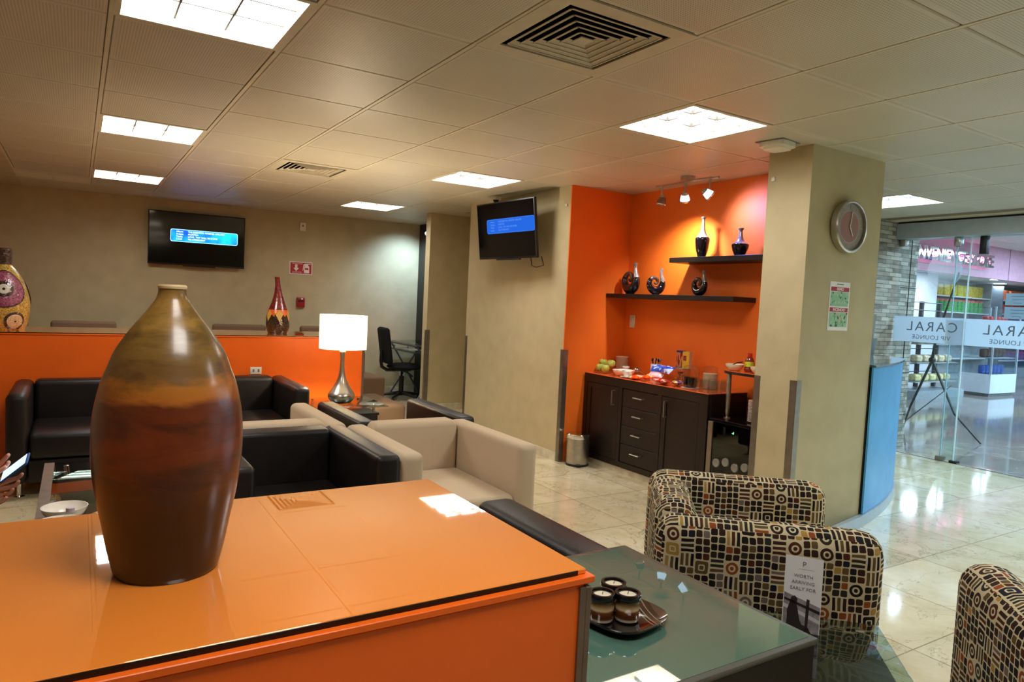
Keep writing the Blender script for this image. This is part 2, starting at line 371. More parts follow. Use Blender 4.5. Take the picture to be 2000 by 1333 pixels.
sbox('wall_pillar', (3.555, 7.62, 0), (4.2, 7.74, H + .02), M['khaki'])
b = MB(); b.box((4.36, 4.07, 0), (7.35, 4.81, H + .02)); b.box((7.35, 4.07, 0), (7.60, 4.5, 2.95)); struct(b.build('wall_stone', M['stone']))
b = MB()
for z in (0.35, 0.8, 1.25, 1.7, 2.15): b.box((7.30, 4.064, z), (7.60, 4.07, z + .006))
for x in (7.46,): b.box((x, 4.064, 0), (x + .006, 4.07, 2.9))
struct(b.build('trim_1', M['gap']))
# baseboards
b = MB()
b.prism([(-1.75, fy(-1.75) - .012), (4.2, fy(4.2) - .012), (4.2, fy(4.2) + .001), (-1.75, fy(-1.75) + .001)], 0, .1)
struct(b.build('baseboard_far', M['travertine']))
b = MB(); b.box((3.518, 4.83, 0), (3.531, 6.58, .075)); struct(b.build('baseboard_right', M['travertine']))
b = MB(); b.box((3.56, 7.608, 0), (4.2, 7.621, .075)); struct(b.build('baseboard_pillar', M['travertine']))
# stainless corner guards
def guard(k, x, y, sx, sy, z1=.97, t=.002, w=.045):
    b = MB()
    b.box((min(x, x + sx * w), min(y - t, y + t), 0.0), (max(x, x + sx * w), max(y - t, y + t), z1))
    b.box((min(x - t, x + t), min(y, y + sy * w), 0.0), (max(x - t, x + t), max(y, y + sy * w), z1))
    struct(b.build(f'trim_{k}', M['trim']))
guard(2, 3.53, 4.797, 1, 1); guard(3, 3.53, 6.58, 1, -1); guard(4, 3.64, 2.60, 1, 1); guard(5, 3.64, 2.905, 1, -1); guard(6, 3.555, 7.62, 1, 1)
# dark framed opening at the far right end
b = MB(); b.box((4.06, 8.2, 0), (4.2, 9.055, H)); struct(b.build('trim_7', M['wenge']))

# ceiling
lights = {(-3, 0): 'w', (-3, 4): 'w', (-3, 8): 'w', (1, 4): 'w', (1, 8): 'w', (1, 0): 'w', (6, 1): 'c', (-3, -4): 'w', (1, -4): 'w', (5, -4): 'c', (6, -3): 'c'}  # last cool panel is an unseen addition that cools the column and floor
vents = [(-1, -1), (-1, 5), (3, 7)]
dull = [(-4, 9)]
I0, I1, J0, J1 = -4, 8, -9, 10
b = MB()
for i in range(I0, I1 + 1):
    for j in range(J0, J1):
        x0, y0 = OX + i * TILE, OY + j * TILE
        if (i, j) in lights or (i, j) in vents or (i, j) in dull: continue
        if x0 > 7.0: continue
        if i == 8: continue
        # pressed metal tile, front face at H, bevelled skirt up to the reveal
        g, e = .011, .003
        X0, X1, Y0, Y1 = x0 + g, x0 + TILE - g, y0 + e, y0 + TILE - e
        v = [b.bm.verts.new(p) for p in ((X0 + .004, Y0 + .004, H), (X1 - .004, Y0 + .004, H), (X1 - .004, Y1 - .004, H), (X0 + .004, Y1 - .004, H),
                                          (X0, Y0, H + .006), (X1, Y0, H + .006), (X1, Y1, H + .006), (X0, Y1, H + .006))]
        b.bm.faces.new((v[3], v[2], v[1], v[0]))
        for k in range(4): b.bm.faces.new((v[k], v[(k + 1) % 4], v[4 + (k + 1) % 4], v[4 + k]))
ceil = struct(b.build('ceiling', M['ceil_tile'], smooth=0))
b = MB()
for i in range(I0, I1 + 1):
    x = OX + i * TILE
    b.box((x - .009, OY + J0 * TILE, H - .001), (x + .009, OY + J1 * TILE, H + .004))
struct(b.build('ceiling_rail', M['ceil_rail'])).parent = ceil
b = MB(); holes = {}
for i in range(I0, I1 + 1):
    for j in range(J0, J1):
        if (i, j) in lights or (i, j) in vents: continue
        x0, y0 = OX + i * TILE, OY + j * TILE
        b.quad((x0, y0 + TILE, H + .007), (x0 + TILE, y0 + TILE, H + .007), (x0 + TILE, y0, H + .007), (x0, y0, H + .007))
struct(b.build('ceiling_reveal', M['ceil_dark'])).parent = ceil
b = MB(); b.box((OX - 4 * TILE, OY + 10 * TILE, H), (4.9, 9.9, H + .02)); b.box((7.0, -3, H), (7.35, 4.2, H + .03)); struct(b.build('ceiling_border_far', M['plaster']))
b = MB(); b.box((-1.75, -3.0, H), (OX - 4 * TILE, 9.9, H + .02)); struct(b.build('ceiling_border_left', M['khaki']))
b = MB(); b.box((-1.9, -3.2, H + .30), (7.35, 9.9, H + .34)); struct(b.build('ceiling_slab', M['duct']))

# recessed louvre lights
def ceiling_light(i, j, kind, label, group='recessed square ceiling lights'):
    x0, y0 = OX + i * TILE, OY + j * TILE
    t = thing('ceiling_light', label, 'ceiling light', (x0 + TILE / 2, y0 + TILE / 2, H), 0, group)
    h = TILE / 2 - .006; s = h - .022; d = .055
    b = MB()
    for a in range(4):
        R = Matrix.Rotation(a * PI / 2, 4, 'Z')
        b.box((-h, -h, -.002), (s, -s, .004), rot=R); b.box((-s, -s - .003, .0041), (s, -s, d), rot=R)
    b.build('frame', M['ceil_rail'], t)
    b = MB(); b.quad((-s, s, d), (s, s, d), (s, -s, d), (-s, -s, d))
    b.build('diffuser', M['panel_light'] if kind == 'w' else M['panel_light_cool'], t)
    b = MB()
    for k in (-1, 1):
        b.box((k * s / 3 - .0038, -s, .03), (k * s / 3 + .0038, s, d - .002)); b.box((-s, k * s / 3 - .0038, .03), (s, k * s / 3 + .0038, d - .002))
    b.build('louver', M['louver'], t)
    return t
lab = {(-3, 0): 'large bright square ceiling light cut off by the top edge, above the brown vase',
       (-3, 4): 'bright square ceiling light second in the left row, above the wall television',
       (-3, 8): 'small far square ceiling light last in the left row near the far wall',
       (1, 4): 'square ceiling light beside the tilted television on the beige wall',
       (1, 8): 'farthest square ceiling light above the beige pillar and office chair',
       (1, 0): 'large diamond-looking ceiling light in front of the orange niche',
       (6, 1): 'bluish ceiling light half hidden behind the column with the clock',
       (-3, -4): 'square ceiling light behind the camera on the left', (1, -4): 'square ceiling light behind the camera in the middle', (5, -4): 'square ceiling light behind the camera on the right', (6, -3): 'added cool square ceiling light, unseen above the lobby floor on the right'}
for k, v in lights.items(): ceiling_light(k[0], k[1], v, lab[k])
# unlit pair of panels in the far left corner
x0, y0 = OX - 4 * TILE, OY + 9 * TILE
t = thing('ceiling_panel', 'dim unlit double ceiling panel in the far left corner', 'ceiling panel', (x0 + TILE / 2, y0 + TILE / 2, H))
b = MB(); b.box((-.3, -.3, -.002), (.3, .3, .004)); b.build('frame', M['ceil_rail'], t)
for s in (-1, 1):
    b = MB(); b.box((s * .148 - .13, -.2, -.006), (s * .148 + .13, .2, -.0022)); b.build('diffuser', M['louver_dim'], t)

# square cone diffusers (air vents)
def vent(i, j, label):
    x0, y0 = OX + i * TILE, OY + j * TILE
    t = thing('air_vent', label, 'air vent', (x0 + TILE / 2, y0 + TILE / 2, H), 0, 'square ceiling air vents')
    h = TILE / 2 - .004; s = .232
    b = MB()
    for a in range(4):
        R = Matrix.Rotation(a * PI / 2, 4, 'Z'); b.box((-h, -h, -.003), (s, -s, .004), rot=R)
    b.build('frame', M['vent_white'], t)
    b = MB()
    for a in range(4):
        R = Matrix.Rotation(a * PI / 2, 4, 'Z'); b.box((-.29, -.29, .005), (.29, -.28, .25), rot=R)
    b.box((-.29, -.29, .25), (.29, .29, .26)); b.build('duct_box', M['duct'], t)
    for k in range(5):
        r0 = .212 - k * .037; r1 = r0 - .025; z0, z1 = -.002, .007; b = MB()
        for a in range(4):
            R = Matrix.Rotation(a * PI / 2, 4, 'Z')
            for th in (0, 1):
                pass
            P = [Vector(p) for p in ((-r0, -r0, z0), (r0, -r0, z0), (r1, -r1, z1), (-r1, -r1, z1))]
            Q = [p + Vector((0, .0012, .0016)) for p in P]
            V = [b.bm.verts.new(R @ p) for p in P] + [b.bm.verts.new(R @ p) for p in Q]
            for f in ((0, 1, 2, 3), (7, 6, 5, 4), (0, 4, 5, 1), (2, 6, 7, 3)): b.bm.faces.new([V[q] for q in f])
            b.box((-r0, -r0, z0 - .002), (r0, -r0 + .006, z0 + .001), rot=R)
        b.build('blade', M['vent_white'], t)
    b = MB(); b.box((-.03, -.03, -.004), (.03, .03, 0)); b.build('center_plate', M['vent_white'], t)
    for a in (0, 2):
        R = Matrix.Rotation(a * PI / 2, 4, 'Z')
        for q in (-.1, .1):
            b = MB(); b.box((q - .008, -.243, .0045), (q + .008, -.236, .05), rot=R); b.build('bracket', M['steel'], t)
vent(-1, -1, 'large square cone air vent at the top centre of the ceiling')
vent(-1, 5, 'smaller looking air vent in the mid ceiling, left of the pillar')
vent(3, 7, 'distant air vent above the gap between pillar and tilted television')

# ------------------------------------------------------------------ half walls
def half_wall(label, x0, x1, y0, y1, g):
    t = thing('half_wall', label, 'half wall', ((x0 + x1) / 2, y0, 0)); cx = (x0 + x1) / 2; X0, X1, D = x0 - cx, x1 - cx, y1 - y0
    b = MB(); b.box((X0, .004, 0), (X1 - .012, D - .004, .962), .002, 1); b.build('panel', M['orange_panel'], t)
    b = MB(); b.box((X1 - .0119, .0, 0), (X1, D, .958), .002, 1); b.box((X1 - .022, -.0005, 0), (X1 - .0119, .0035, .958)); o = b.build('end_cap', plain('dull_steel', (120, 106, 96), .4, .05, metal=.7), t); o['label'] = 'brushed steel end plate'
    b = MB(); b.box((X0, 0, .9625), (X1 + .004, D, .972), .001, 1); b.build('top_board', M['orange_panel'], t)
    b = MB(); b.box((X0, .012, .9722), (X1 - .004, D - .004, .98), .0012, 1, mi=0); o = b.build('glass_top', M['orange_glass'], t); o['label'] = 'glossy orange glass plate'
    b = MB(); b.box((X0, .0105, .9722), (X1 - .02, .0122, .9792)); o = b.build('black_strip', M['gap'], t); o['label'] = 'thin black strip under the glass edge'  # thin black line along the front edge of the glass plate
    return t
half_wall('near orange half wall with glossy top carrying the big brown vase', -1.6, .636, .764, 1.318, 0)
half_wall('far orange half wall behind the black sofa, carrying two mosaic vases', -1.7, 2.185, 5.955, 6.67, 0)
t = thing('wall_outlet', 'cream outlet plate on the far orange half wall above the sofa back', 'outlet', (1.256, 5.9585, .69))
b = MB(); b.box((-.045, -.008, -.03), (.045, 0, .03), .003); b.build('plate', M['white_plastic'], t)
for x in (-.02, .02):
    b = MB(); b.box((x - .007, -.0085, -.012), (x + .007, -.0078, .012)); b.build('socket', M['grey_plastic'], t)

# ------------------------------------------------------------------ seating
def seat(name, label, cat, W, D, Ht, at, bt, mat_, loc, rz, group=None, n_seats=1, bev=.035, crown=0., legs=True, uv=False, seat_h=.40, bottom=.09):
    """cube style tub seat, front towards -y, origin at floor centre"""
    t = thing(name, label, cat, loc, rz, group)
    for s in (-1, 1):
        b = MB(); x0, x1 = (W / 2 - at, W / 2) if s > 0 else (-W / 2, -W / 2 + at)
        b.box((x0, -D / 2, bottom), (x1, D / 2, Ht), bev, 4); b.build('arm', mat_, t, uv=uv)
    # backrest with a slightly crowned top and forward bow
    b = MB(); w = W - 2 * at - .004
    vs = b.box((-w / 2, D / 2 - bt, bottom + .02), (w / 2, D / 2 - .002, Ht + .006), bev * .9, 4)
    for q in b.bm.verts:
        if q.co.z > Ht * .8: q.co.z += crown * (1 - (2 * q.co.x / w) ** 2)
    o = b.build('backrest', mat_, t, uv=uv)
    sw = w / n_seats
    for k in range(n_seats):
        b = MB(); xa = -w / 2 + k * sw
        b.box((xa + .003, -D / 2 + .012, seat_h - .16), (xa + sw - .003, D / 2 - bt - .004, seat_h), .03, 4)
        b.build('seat_cushion', mat_, t, uv=uv)
    b = MB(); b.box((-w / 2, -D / 2 + .02, bottom + .005), (w / 2, D / 2 - bt, seat_h - .165), .01, 2); b.build('base', mat_, t, uv=uv)
    if legs:
        for sx in (-1, 1):
            for sy in (-1, 1):
                b = MB(); x, y = sx * (W / 2 - .07), sy * (D / 2 - .08)
                b.lathe([(.030, 0), (.030, .006), (.014, .010), (.014, bottom + .004)], 16, (x, y, 0)); o = b.build('leg', M['chrome'], t); o['label'] = 'short chrome leg with round foot'
    return t
S3 = seat('sofa', 'long black leather sofa against the far orange half wall', 'sofa', 1.84, .80, .655, .115, .16, M['leather'], (.558, 5.53, 0), 0, None, 2, .04)
aw, ad = .74, .80
A = seat('armchair', 'beige fabric armchair facing us, next to the black one', 'armchair', aw, ad, .65, .115, .15, M['beige_fabric'], (1.615, 3.265, 0), 0, crown=.045)
B = seat('armchair', 'black leather armchair right behind the big vase, facing us', 'armchair', aw, ad, .65, .115, .15, M['leather'], (.872, 3.265, 0), 0, bev=.026)
def dupseat(src, loc, rz, label): return dup(src, loc, rz, label)
dupseat(A, (.90, 4.08, 0), PI, 'beige fabric armchair facing the far sofa, back to back with the black armchair')
bk_ = dupseat(B, (1.70, 4.08, 0), PI, 'black leather armchair facing the lamp table, back to back with the beige armchair')
for c_ in bk_.children:
    if c_.name.startswith('backrest'): c_.scale.z = .93
seat('armchair', 'black leather armchair between near orange half wall and frosted glass table', 'armchair', .73, .77, .65, .15, .15, M['leather'], (.995, 1.745, 0), PI)
seat('armchair', 'black leather armchair outside the left edge, with the person sitting in it', 'armchair', aw, ad, .65, .115, .15, M['leather'], (-.80, 3.45, 0), PI / 2)
# patterned tub chairs
ang = math.radians(49)
def patterned(label, c, rz): return seat('patterned_armchair', label, 'armchair', .77, .69, .705, .15, .15, M['pattern'], c, rz, 'patterned tub armchairs', 1, .07, 0, True, True, .42, .05)
patterned('patterned armchair in the middle right, beside the frosted glass table', (2.06, 1.63, 0), ang)
patterned('patterned armchair cut off by the bottom right corner', (2.15, .46, 0), math.radians(134))
# brown lounge seats behind the far half wall
def lounge(label, loc, rz):
    t = thing('lounge_chair', label, 'chair', loc, rz, 'brown suede chairs by the far wall')
    b = MB(); b.box((-.28, -.30, .10), (.28, .18, .43), .03, 3); b.build('seat', M['brown_fabric'], t)
    b = MB(); b.box((-.29, .19, .08), (.29, .29, .945), .03, 3); b.build('backrest', M['brown_fabric'], t)
    for sx in (-1, 1):
        for sy in (-.22, .22):
            b = MB(); b.cyl((sx * .22, sy, 0), (sx * .22, sy, .10), .018); b.build('leg', M['wenge'], t)
    return t
L0 = lounge('brown chair back showing at the far left, behind the gold mosaic vase', (-.70, 8.2, 0), 0)
for x, s in ((.065, 'brown chair back just left of the big vase, above the far half wall'), (.83, 'brown chair hidden behind the big vase top'), (1.585, 'brown chair back left of the red-necked mosaic vase'), (2.565, 'brown chair back right of the red-necked mosaic vase')):
    dup(L0, (x, 8.2, 0), 0, s)
t = thing('lounge_chair', 'low brown chair just visible past the right end of the far half wall', 'chair', (2.60, 7.5, 0), 0, 'brown suede chairs by the far wall')
b = MB(); b.box((-.28, -.28, .05), (.30, .20, .46), .03, 3); b.build('seat', M['brown_fabric'], t)
b = MB(); b.box((-.28, .205, .05), (.24, .30, .70), .025, 3); b.build('backrest', M['brown_fabric'], t)
for s in (-1, 1):
    b = MB(); b.cyl((s * .2, .1, 0), (s * .2, .1, .05), .02); b.build('leg', M['wenge'], t)
t = thing('ottoman', 'low brown suede ottoman behind the lamp table', 'ottoman', (2.355, 6.09, 0), 0)
b = MB(); b.box((-.16, -.37, .04), (.15, .37, .40), .04, 4); b.build('cushion', M['brown_fabric'], t)
for sx in (-1, 1):
    for sy in (-.3, .3):
        b = MB(); b.cyl((sx * .11, sy, 0), (sx * .11, sy, .045), .02); b.build('leg', M['wenge'], t)
# ------------------------------------------------------------------ tables
def glass_table(name, label, W, D, top, loc, rz=0, group=None, body_in=.055, gap=.05, bt=.012, body_h=.10, mt=None):
    t = thing(name, label, 'table', loc, rz, group)
    b = MB(); b.box((-W / 2, -D / 2, top - bt), (W / 2, D / 2, top), .003, 2); o = b.build('glass_top', mt or M['table_glass'], t); o['label'] = 'clear glass top'
    bw, bd = W / 2 - body_in, D / 2 - body_in; zt = top - bt - gap
    b = MB(); b.box((-bw, -bd, zt - .02), (bw, bd, zt), .002, 1); b.box((-bw + .01, -bd + .01, zt - body_h), (bw - .01, bd - .01, zt - .0201)); b.build('body', M['wenge'], t)
    for sx in (-1, 1):
        for sy in (-1, 1):
            b = MB(); x, y = sx * (bw - .035), sy * (bd - .035)
            b.lathe([(.011, 0), (.011, gap)], 16, (x, y, zt)); b.lathe([(.012, 0), (.012, .003), (.006, .005)], 16, (x, y, top)); b.build('standoff', M['chrome'], t)
            b = MB(); b.box((x - .025, y - .025, 0), (x + .025, y + .025, zt - body_h)); b.build('leg', M['wenge'], t)
    return t
glass_table('side_table', 'dark side table with clear glass top carrying the lit lamp', .56, .54, .50, (1.80, 5.36, 0))
CT = glass_table('coffee_table', 'low glass coffee table left of the big vase, holding bowls', .59, 1.34, .45, (.17, 3.42, 0))
b = MB(); b.box((-.297, -.67, -.0125 + .45), (-.256, .67, .4515)); o = b.build('edge_strip', M['trim'], CT); o['label'] = 'flat steel strip along the left edge'
# frosted table
t = thing('frosted_table', 'dark box table with green frosted glass top, holding candle plate', 'table', (.938, 1.06, 0))
w, d = .277, .28
b = MB(); b.box((-w + .004, -d + .004, .02), (w - .004, d - .004, .732), .002, 1); b.build('body', M['wenge'], t)
b = MB(); b.box((-w, -d, .7325), (w, d, .7445), .003, 2); o = b.build('glass_border', M['frost_edge'], t); o['label'] = 'clear grey rim of the glass top'
b = MB(); b.box((-w + .013, -d + .013, .7446), (w - .013, d - .013, .7452)); o = b.build('frosted_center', M['frost_green'], t); o['label'] = 'pale green frosted field'
b = MB(); b.box((-w + .03, -d + .03, 0), (w - .03, d - .03, .0198)); b.build('plinth', M['gap'], t)
# low table between patterned chairs
ct, st = math.cos(math.radians(45)), math.sin(math.radians(45))
W2, D2 = .50, .40
cx, cy = 1.926 - ct * W2 / 2 - st * 0 + (-ct) * 0, 1.06 - st * W2 / 2
cx, cy = 1.926 - ct * W2 / 2 - .7071 * D2 / 2, 1.06 - st * W2 / 2 + .7071 * D2 / 2
glass_table('corner_table', 'low dark table with clear glass top between the patterned armchairs', W2, D2, .50, (cx, cy, 0), math.radians(45), None, .028, .012, .010, .3)
t = thing('table_card', 'white printed card with airport window photo, standing on the low glass table', 'card', (1.68, 1.135, .5015))
cw, ch = .096, .200
face = math.radians(-36)   # turned towards the seats
R = Matrix.Rotation(math.radians(-54), 4, 'Z') @ Matrix.Rotation(math.radians(-7), 4, 'X')
t.rotation_euler = (R.to_euler())
paper = N('card_paper', (246, 245, 248), 0.5).m; ink = N('card_ink', (120, 116, 122), 0.6).m; dk = N('photo_dark', (44, 34, 34), 0.5).m; sky_ = plain('photo_sky', (214, 212, 216), .5, .03); gnd = plain('photo_apron', (150, 146, 148), .5, .15, 60)
b = MB(); b.box((-cw / 2, 0, 0), (cw / 2, .0012, ch)); b.build('sheet', paper, t)
def pq(pts, m, nm, y=-.0006):
    b = MB(); b.prism([(p[0] * cw - cw / 2, p[1] * ch) for p in pts], y, y + .0004, 'y'); return b.build(nm, m, t, smooth=0)
o = pq([(.02, 0), (.98, 0), (.98, .36), (.02, .50)], gnd, 'photo_ground', -.0005); o['label'] = 'grey apron in the printed photo'
pq([(.02, .30), (.98, .14), (.98, .19), (.02, .35)], sky_, 'photo_haze', -.0009)
b = MB()
def add(pts, y=-.0013): b.prism([(p[0] * cw - cw / 2, p[1] * ch) for p in pts], y, y + .0003, 'y')
add([(.03, .40), (.98, .27), (.98, .31), (.03, .43)]); add([(.60, .02), (.68, .02), (.70, .44), (.62, .45)])
add([(.10, .0), (.78, .0), (.70, .07), (.52, .10), (.46, .16), (.40, .30), (.36, .36), (.38, .43), (.31, .47), (.22, .45), (.17, .36), (.12, .26), (.13, .14)])
o = b.build('photo_silhouette', dk, t, smooth=0); o['label'] = 'dark seated figure and window frame in the printed photo'
text('P', .020, ink, t, (0, -.0006, ch * .90)); 
for k, s in enumerate(('WORTH', 'ARRIVING', 'EARLY FOR')): text(s, .0125, ink, t, (0, -.0006, ch * (.74 - k * .085)), sp=1.05)
b = MB(); b.box((-.012, -.0006, ch * .835), (.026, -.0004, ch * .838)); b.build('rule', ink, t)
b = MB(); b.box((-cw / 2, .0012, 0), (cw / 2, .03, .0015)); b.build('foot', paper, t)

# candle plate and tealight jars
P0 = Vector((.915, 1.012, .7455))
n = N('striped_lacquer', (20, 15, 14), 0.12, spec=0.6, coat=.5); s = n.sep(n.co())
k = n.math('ADD', s[0], n.math('MULTIPLY', s[1], -.55))
n.color(n.ramp(n.math('MULTIPLY', k, 8), [(0, (16, 12, 11)), (.43, (150, 130, 112)), (.455, (16, 12, 11)), (.50, (150, 130, 112)), (.52, (70, 50, 38)), (.60, (150, 130, 112)), (.615, (70, 50, 38)), (.7, (98, 72, 56))], 'CONSTANT'))
b = MB(); seg = 40; rings = []
for r, z in ((0, .004), (.6, .004), (.85, .009), (1.0, .017), (1.0, .014), (.8, .003), (.55, 0)):
    if r == 0: rings.append([b.bm.verts.new((0, 0, z))]); continue
    ring = []
    for q in range(seg):
        a = 2 * PI * q / seg; ca, sa = math.cos(a), math.sin(a); rr = r * .082 / (abs(ca) ** 3.2 + abs(sa) ** 3.2) ** (1 / 3.2)
        ring.append(b.bm.verts.new((rr * ca, rr * sa, z)))
    rings.append(ring)
for a_, c_ in zip(rings, rings[1:]):
    for q in range(seg):
        if len(a_) == 1: b.bm.faces.new((a_[0], c_[q], c_[(q + 1) % seg]))
        else: b.bm.faces.new((a_[q], c_[q], c_[(q + 1) % seg], a_[(q + 1) % seg]))
b.bm.faces.new(rings[-1])
bmesh.ops.recalc_face_normals(b.bm, faces=b.bm.faces[:])
o = b.build('plate', n.m); tag(o, 'black lacquer plate with brown striped rim under three candle jars', 'plate'); place(o, P0, math.radians(12))
def bandmat():
    n = N('banded_glass_jar', (90, 50, 26), 0.12, spec=.7, coat=.6); s = n.sep(n.co())
    n.color(n.ramp(n.math('DIVIDE', s[2], .042), [(0, (150, 136, 116)), (.12, (206, 192, 168)), (.2, (96, 52, 26)), (.3, (80, 40, 20)), (.52, (112, 62, 28)), (.62, (206, 180, 140)), (.72, (170, 140, 96)), (.82, (120, 82, 44)), (1, (150, 120, 80))])); return n.m
BM_ = bandmat(); wax = plain('cream_wax', (226, 216, 188), .6, .05, 80, emit=(226, 216, 188), es=0.0)
def jar(label, x, y, g='tealight jars on the striped plate'):
    t = thing('candle_jar', label, 'candle', (x, y, P0.z + .0045), 0, g)
    b = MB(); b.lathe([(.018, 0), (.0235, .002), (.0245, .010), (.0235, .016), (.0245, .028), (.0235, .034), (.0225, .041)], 32); b.build('jar', BM_, t)
    b = MB(); b.lathe([(.0225, .0412), (.0262, .043), (.0268, .050), (.0250, .0545), (.020, .0545), (.0185, .049), (0, .047)], 32, cap=False); b.build('rim', M['black_ceramic'], t)
    b = MB(); b.lathe([(0, .0475), (.012, .0505), (.0175, .0492)], 24, cap=False); b.lathe([(.0176, .0492), (.0176, .047)], 24, cap=False); b.build('wax', wax, t)
    b = MB(); b.cyl((0, 0, .05), (.001, 0, .055), .0007, seg=6); b.build('wick', M['gap'], t)
    return t
jar('front right banded candle jar with black rim on the striped plate', .922, 1.000)
jar('banded candle jar at the back of the plate, behind the other two', .930, 1.052)
jar('left banded candle jar partly hidden by the half wall corner', .876, 1.022)

# ------------------------------------------------------------------ big glazed vase
px = 1 / 1600.
prof = [(0, .0), (100 * px, 0), (104 * px, .006)]
for y, r in ((1100, 105), (1060, 115), (1010, 125), (960, 136), (910, 143.5), (860, 146.5), (810, 144.5), (773, 138.5), (740, 130), (715, 120), (680, 105.5), (640, 79), (610, 54), (592, 40.5), (582, 33.5), (575, 30), (566, 27.5), (558, 27.5), (555, 28)):
    prof.append((r * px, (1112 - y) / 557 * .379))
def smooth_prof(p, n=6):
    out = []
    for i in range(len(p) - 1):
        p0 = p[max(i - 1, 0)]; p1 = p[i]; p2 = p[i + 1]; p3 = p[min(i + 2, len(p) - 1)]
        for k in range(n):
            t = k / n
            out.append(tuple(max(0, .5 * (2 * p1[c] + (p2[c] - p0[c]) * t + (2 * p0[c] - 5 * p1[c] + 4 * p2[c] - p3[c]) * t * t + (3 * p1[c] - p0[c] - 3 * p2[c] + p3[c]) * t ** 3)) for c in (0, 1)))
    out.append(p[-1]); return out
t = thing('floor_vase', 'big brown and gold glazed vase standing on the near orange half wall', 'vase', (.107, 1.022, .9803))
b = MB(); b.lathe([(0, 0), (100 * px, 0)] + smooth_prof(prof[2:], 5), 96, cap=False); b.build('body', M['vase'], t, smooth=60)
b = MB(); b.lathe([(28.4 * px, .3765), (28.6 * px, .3795), (26 * px, .382), (22 * px, .3815), (20 * px, .375), (18 * px, .34), (0, .33)], 48, cap=False); o = b.build('rim', M['vase_rim'], t); o['label'] = 'pale unglazed mouth rim'

# ------------------------------------------------------------------ lamp
t = thing('table_lamp', 'lit table lamp with white drum shade and brushed steel base', 'lamp', (1.775, 5.33, .5005))
b = MB(); b.lathe(smooth_prof([(.066, .0), (.086, .014), (.104, .045), (.101, .07), (.078, .105), (.05, .15), (.028, .21), (.018, .28), (.015, .34), (.019, .395), (.021, .40)], 4), 48); b.build('base', M['steel'], t)
b = MB(); b.lathe([(.024, .40), (.024, .408), (.012, .41), (.012, .455), (.006, .46), (.006, .60)], 24); b.build('stem', plain('lamp_neck', (225, 215, 195), .4), t)
b = MB(); zs0, zs1 = .425, .688
b.lathe([(.182, zs0), (.182, zs1), (.180, zs1), (.180, zs0), (.182, zs0)], 64, cap=False); b.build('lamp_shade', M['lampshade'], t)
b = MB(); b.sphere((0, 0, .53), .028, seg=16); b.build('bulb', emis('bulb_glow', (1, .86, .6), 60), t)
b = MB()
for a in range(3): b.tube([(.006 * math.cos(a * 2.09), .006 * math.sin(a * 2.09), .60), (.18 * math.cos(a * 2.09), .18 * math.sin(a * 2.09), .66)], .0015, 6)
b.build('shade_ring', M['steel'], t)
L = bpy.data.lights.new('lamp_light', 'POINT'); L.energy = 33; L.color = (1, .84, .60); L.shadow_soft_size = .03
lo = bpy.data.objects.new('lamp_light', L); COL.objects.link(lo); lo.parent = t; lo.location = (0, 0, .585)

# ------------------------------------------------------------------ mosaic vases on the far half wall
def disc_on(prof, ang0, zc, R, off, n=40):
    """round inlay that follows the body of revolution"""
    def rad(z):
        for (r0, z0), (r1, z1) in zip(prof, prof[1:]):
            if z0 <= z <= z1 and z1 > z0: return r0 + (r1 - r0) * (z - z0) / (z1 - z0)
        return prof[-1][0]
    b = MB(); rings = []
    r_mid = rad(zc)
    for k in range(5):
        q = R * k / 4
        ring = []
        for a in range(n if k else 1):
            th = 2 * PI * a / n; z = zc + q * math.sin(th); r = rad(z) + off * (1 if k < 4 else .6)
            ph = ang0 + q * math.cos(th) / r_mid
            ring.append(b.bm.verts.new((r * math.cos(ph), r * math.sin(ph), z)))
        rings.append(ring)
    for a_, c_ in zip(rings, rings[1:]):
        for q in range(n):
            if len(a_) == 1: b.bm.faces.new((a_[0], c_[q], c_[(q + 1) % n]))
            else: b.bm.faces.new((a_[q], c_[q], c_[(q + 1) % n], a_[(q + 1) % n]))
    return b
def mosaic(name, a, bcol, sc=140):
    n = N(name, a, .18, spec=.7, coat=.5); v = n.nd('ShaderNodeTexVoronoi'); n.lk(n.co(), v.inputs['Vector']); v.inputs['Scale'].default_value = sc
    s = n.sep(v.outputs['Color']); n.color(n.ramp(s[0], [(0, a), (1, bcol)])); n.bump(v.outputs['Distance'], .5, .003); return n.m
gold = mosaic('gold_mosaic', (150, 112, 40), (222, 190, 96)); plum = mosaic('plum_mosaic', (104, 40, 66), (176, 96, 128)); dbrown = mosaic('brown_mosaic', (46, 28, 24), (84, 58, 48), 90); cream = mosaic('cream_mosaic', (190, 158, 112), (226, 200, 156))
PV = smooth_prof([(.13, .0), (.15, .06), (.162, .17), (.155, .25), (.12, .36), (.08, .43), (.053, .462), (.05, .47)], 4)
t = thing('mosaic_vase', 'gold mosaic bottle vase with plum discs at the left edge', 'vase', (-.455, 6.30, .9803))
b = MB(); b.lathe([(0, 0)] + PV, 48, cap=False); b.build('body', gold, t)
b = MB(); b.lathe([(.05, .468), (.05, .585), (.042, .59), (.04, .585), (.038, .48), (0, .478)], 32, cap=False); b.build('neck', dbrown, t)
camang = math.atan2(-6.3, .455)
for a, z, R, m in ((camang - .0, .295, .135, 'o'), (camang + .45, .062, .068, 'p'), (camang + 2.2, .27, .12, 'o'), (camang - 1.9, .2, .12, 'o')):
    big = m == 'o'
    disc_on(PV, a, z, R, .005).build('disc_rim', dbrown, t)
    disc_on(PV, a, z, R * (.93 if big else .78), .0075).build('disc_field', plum if big else cream, t)
    if big:
        disc_on(PV, a, z, R * .48, .0095).build('disc_ring', dbrown, t); disc_on(PV, a, z, R * .3, .0115).build('disc_center', plain('bone_inlay', (214, 206, 190), .3), t)
    disc_on(PV, a, z, R * .08, .0135).build('disc_dot', M['gap'], t)
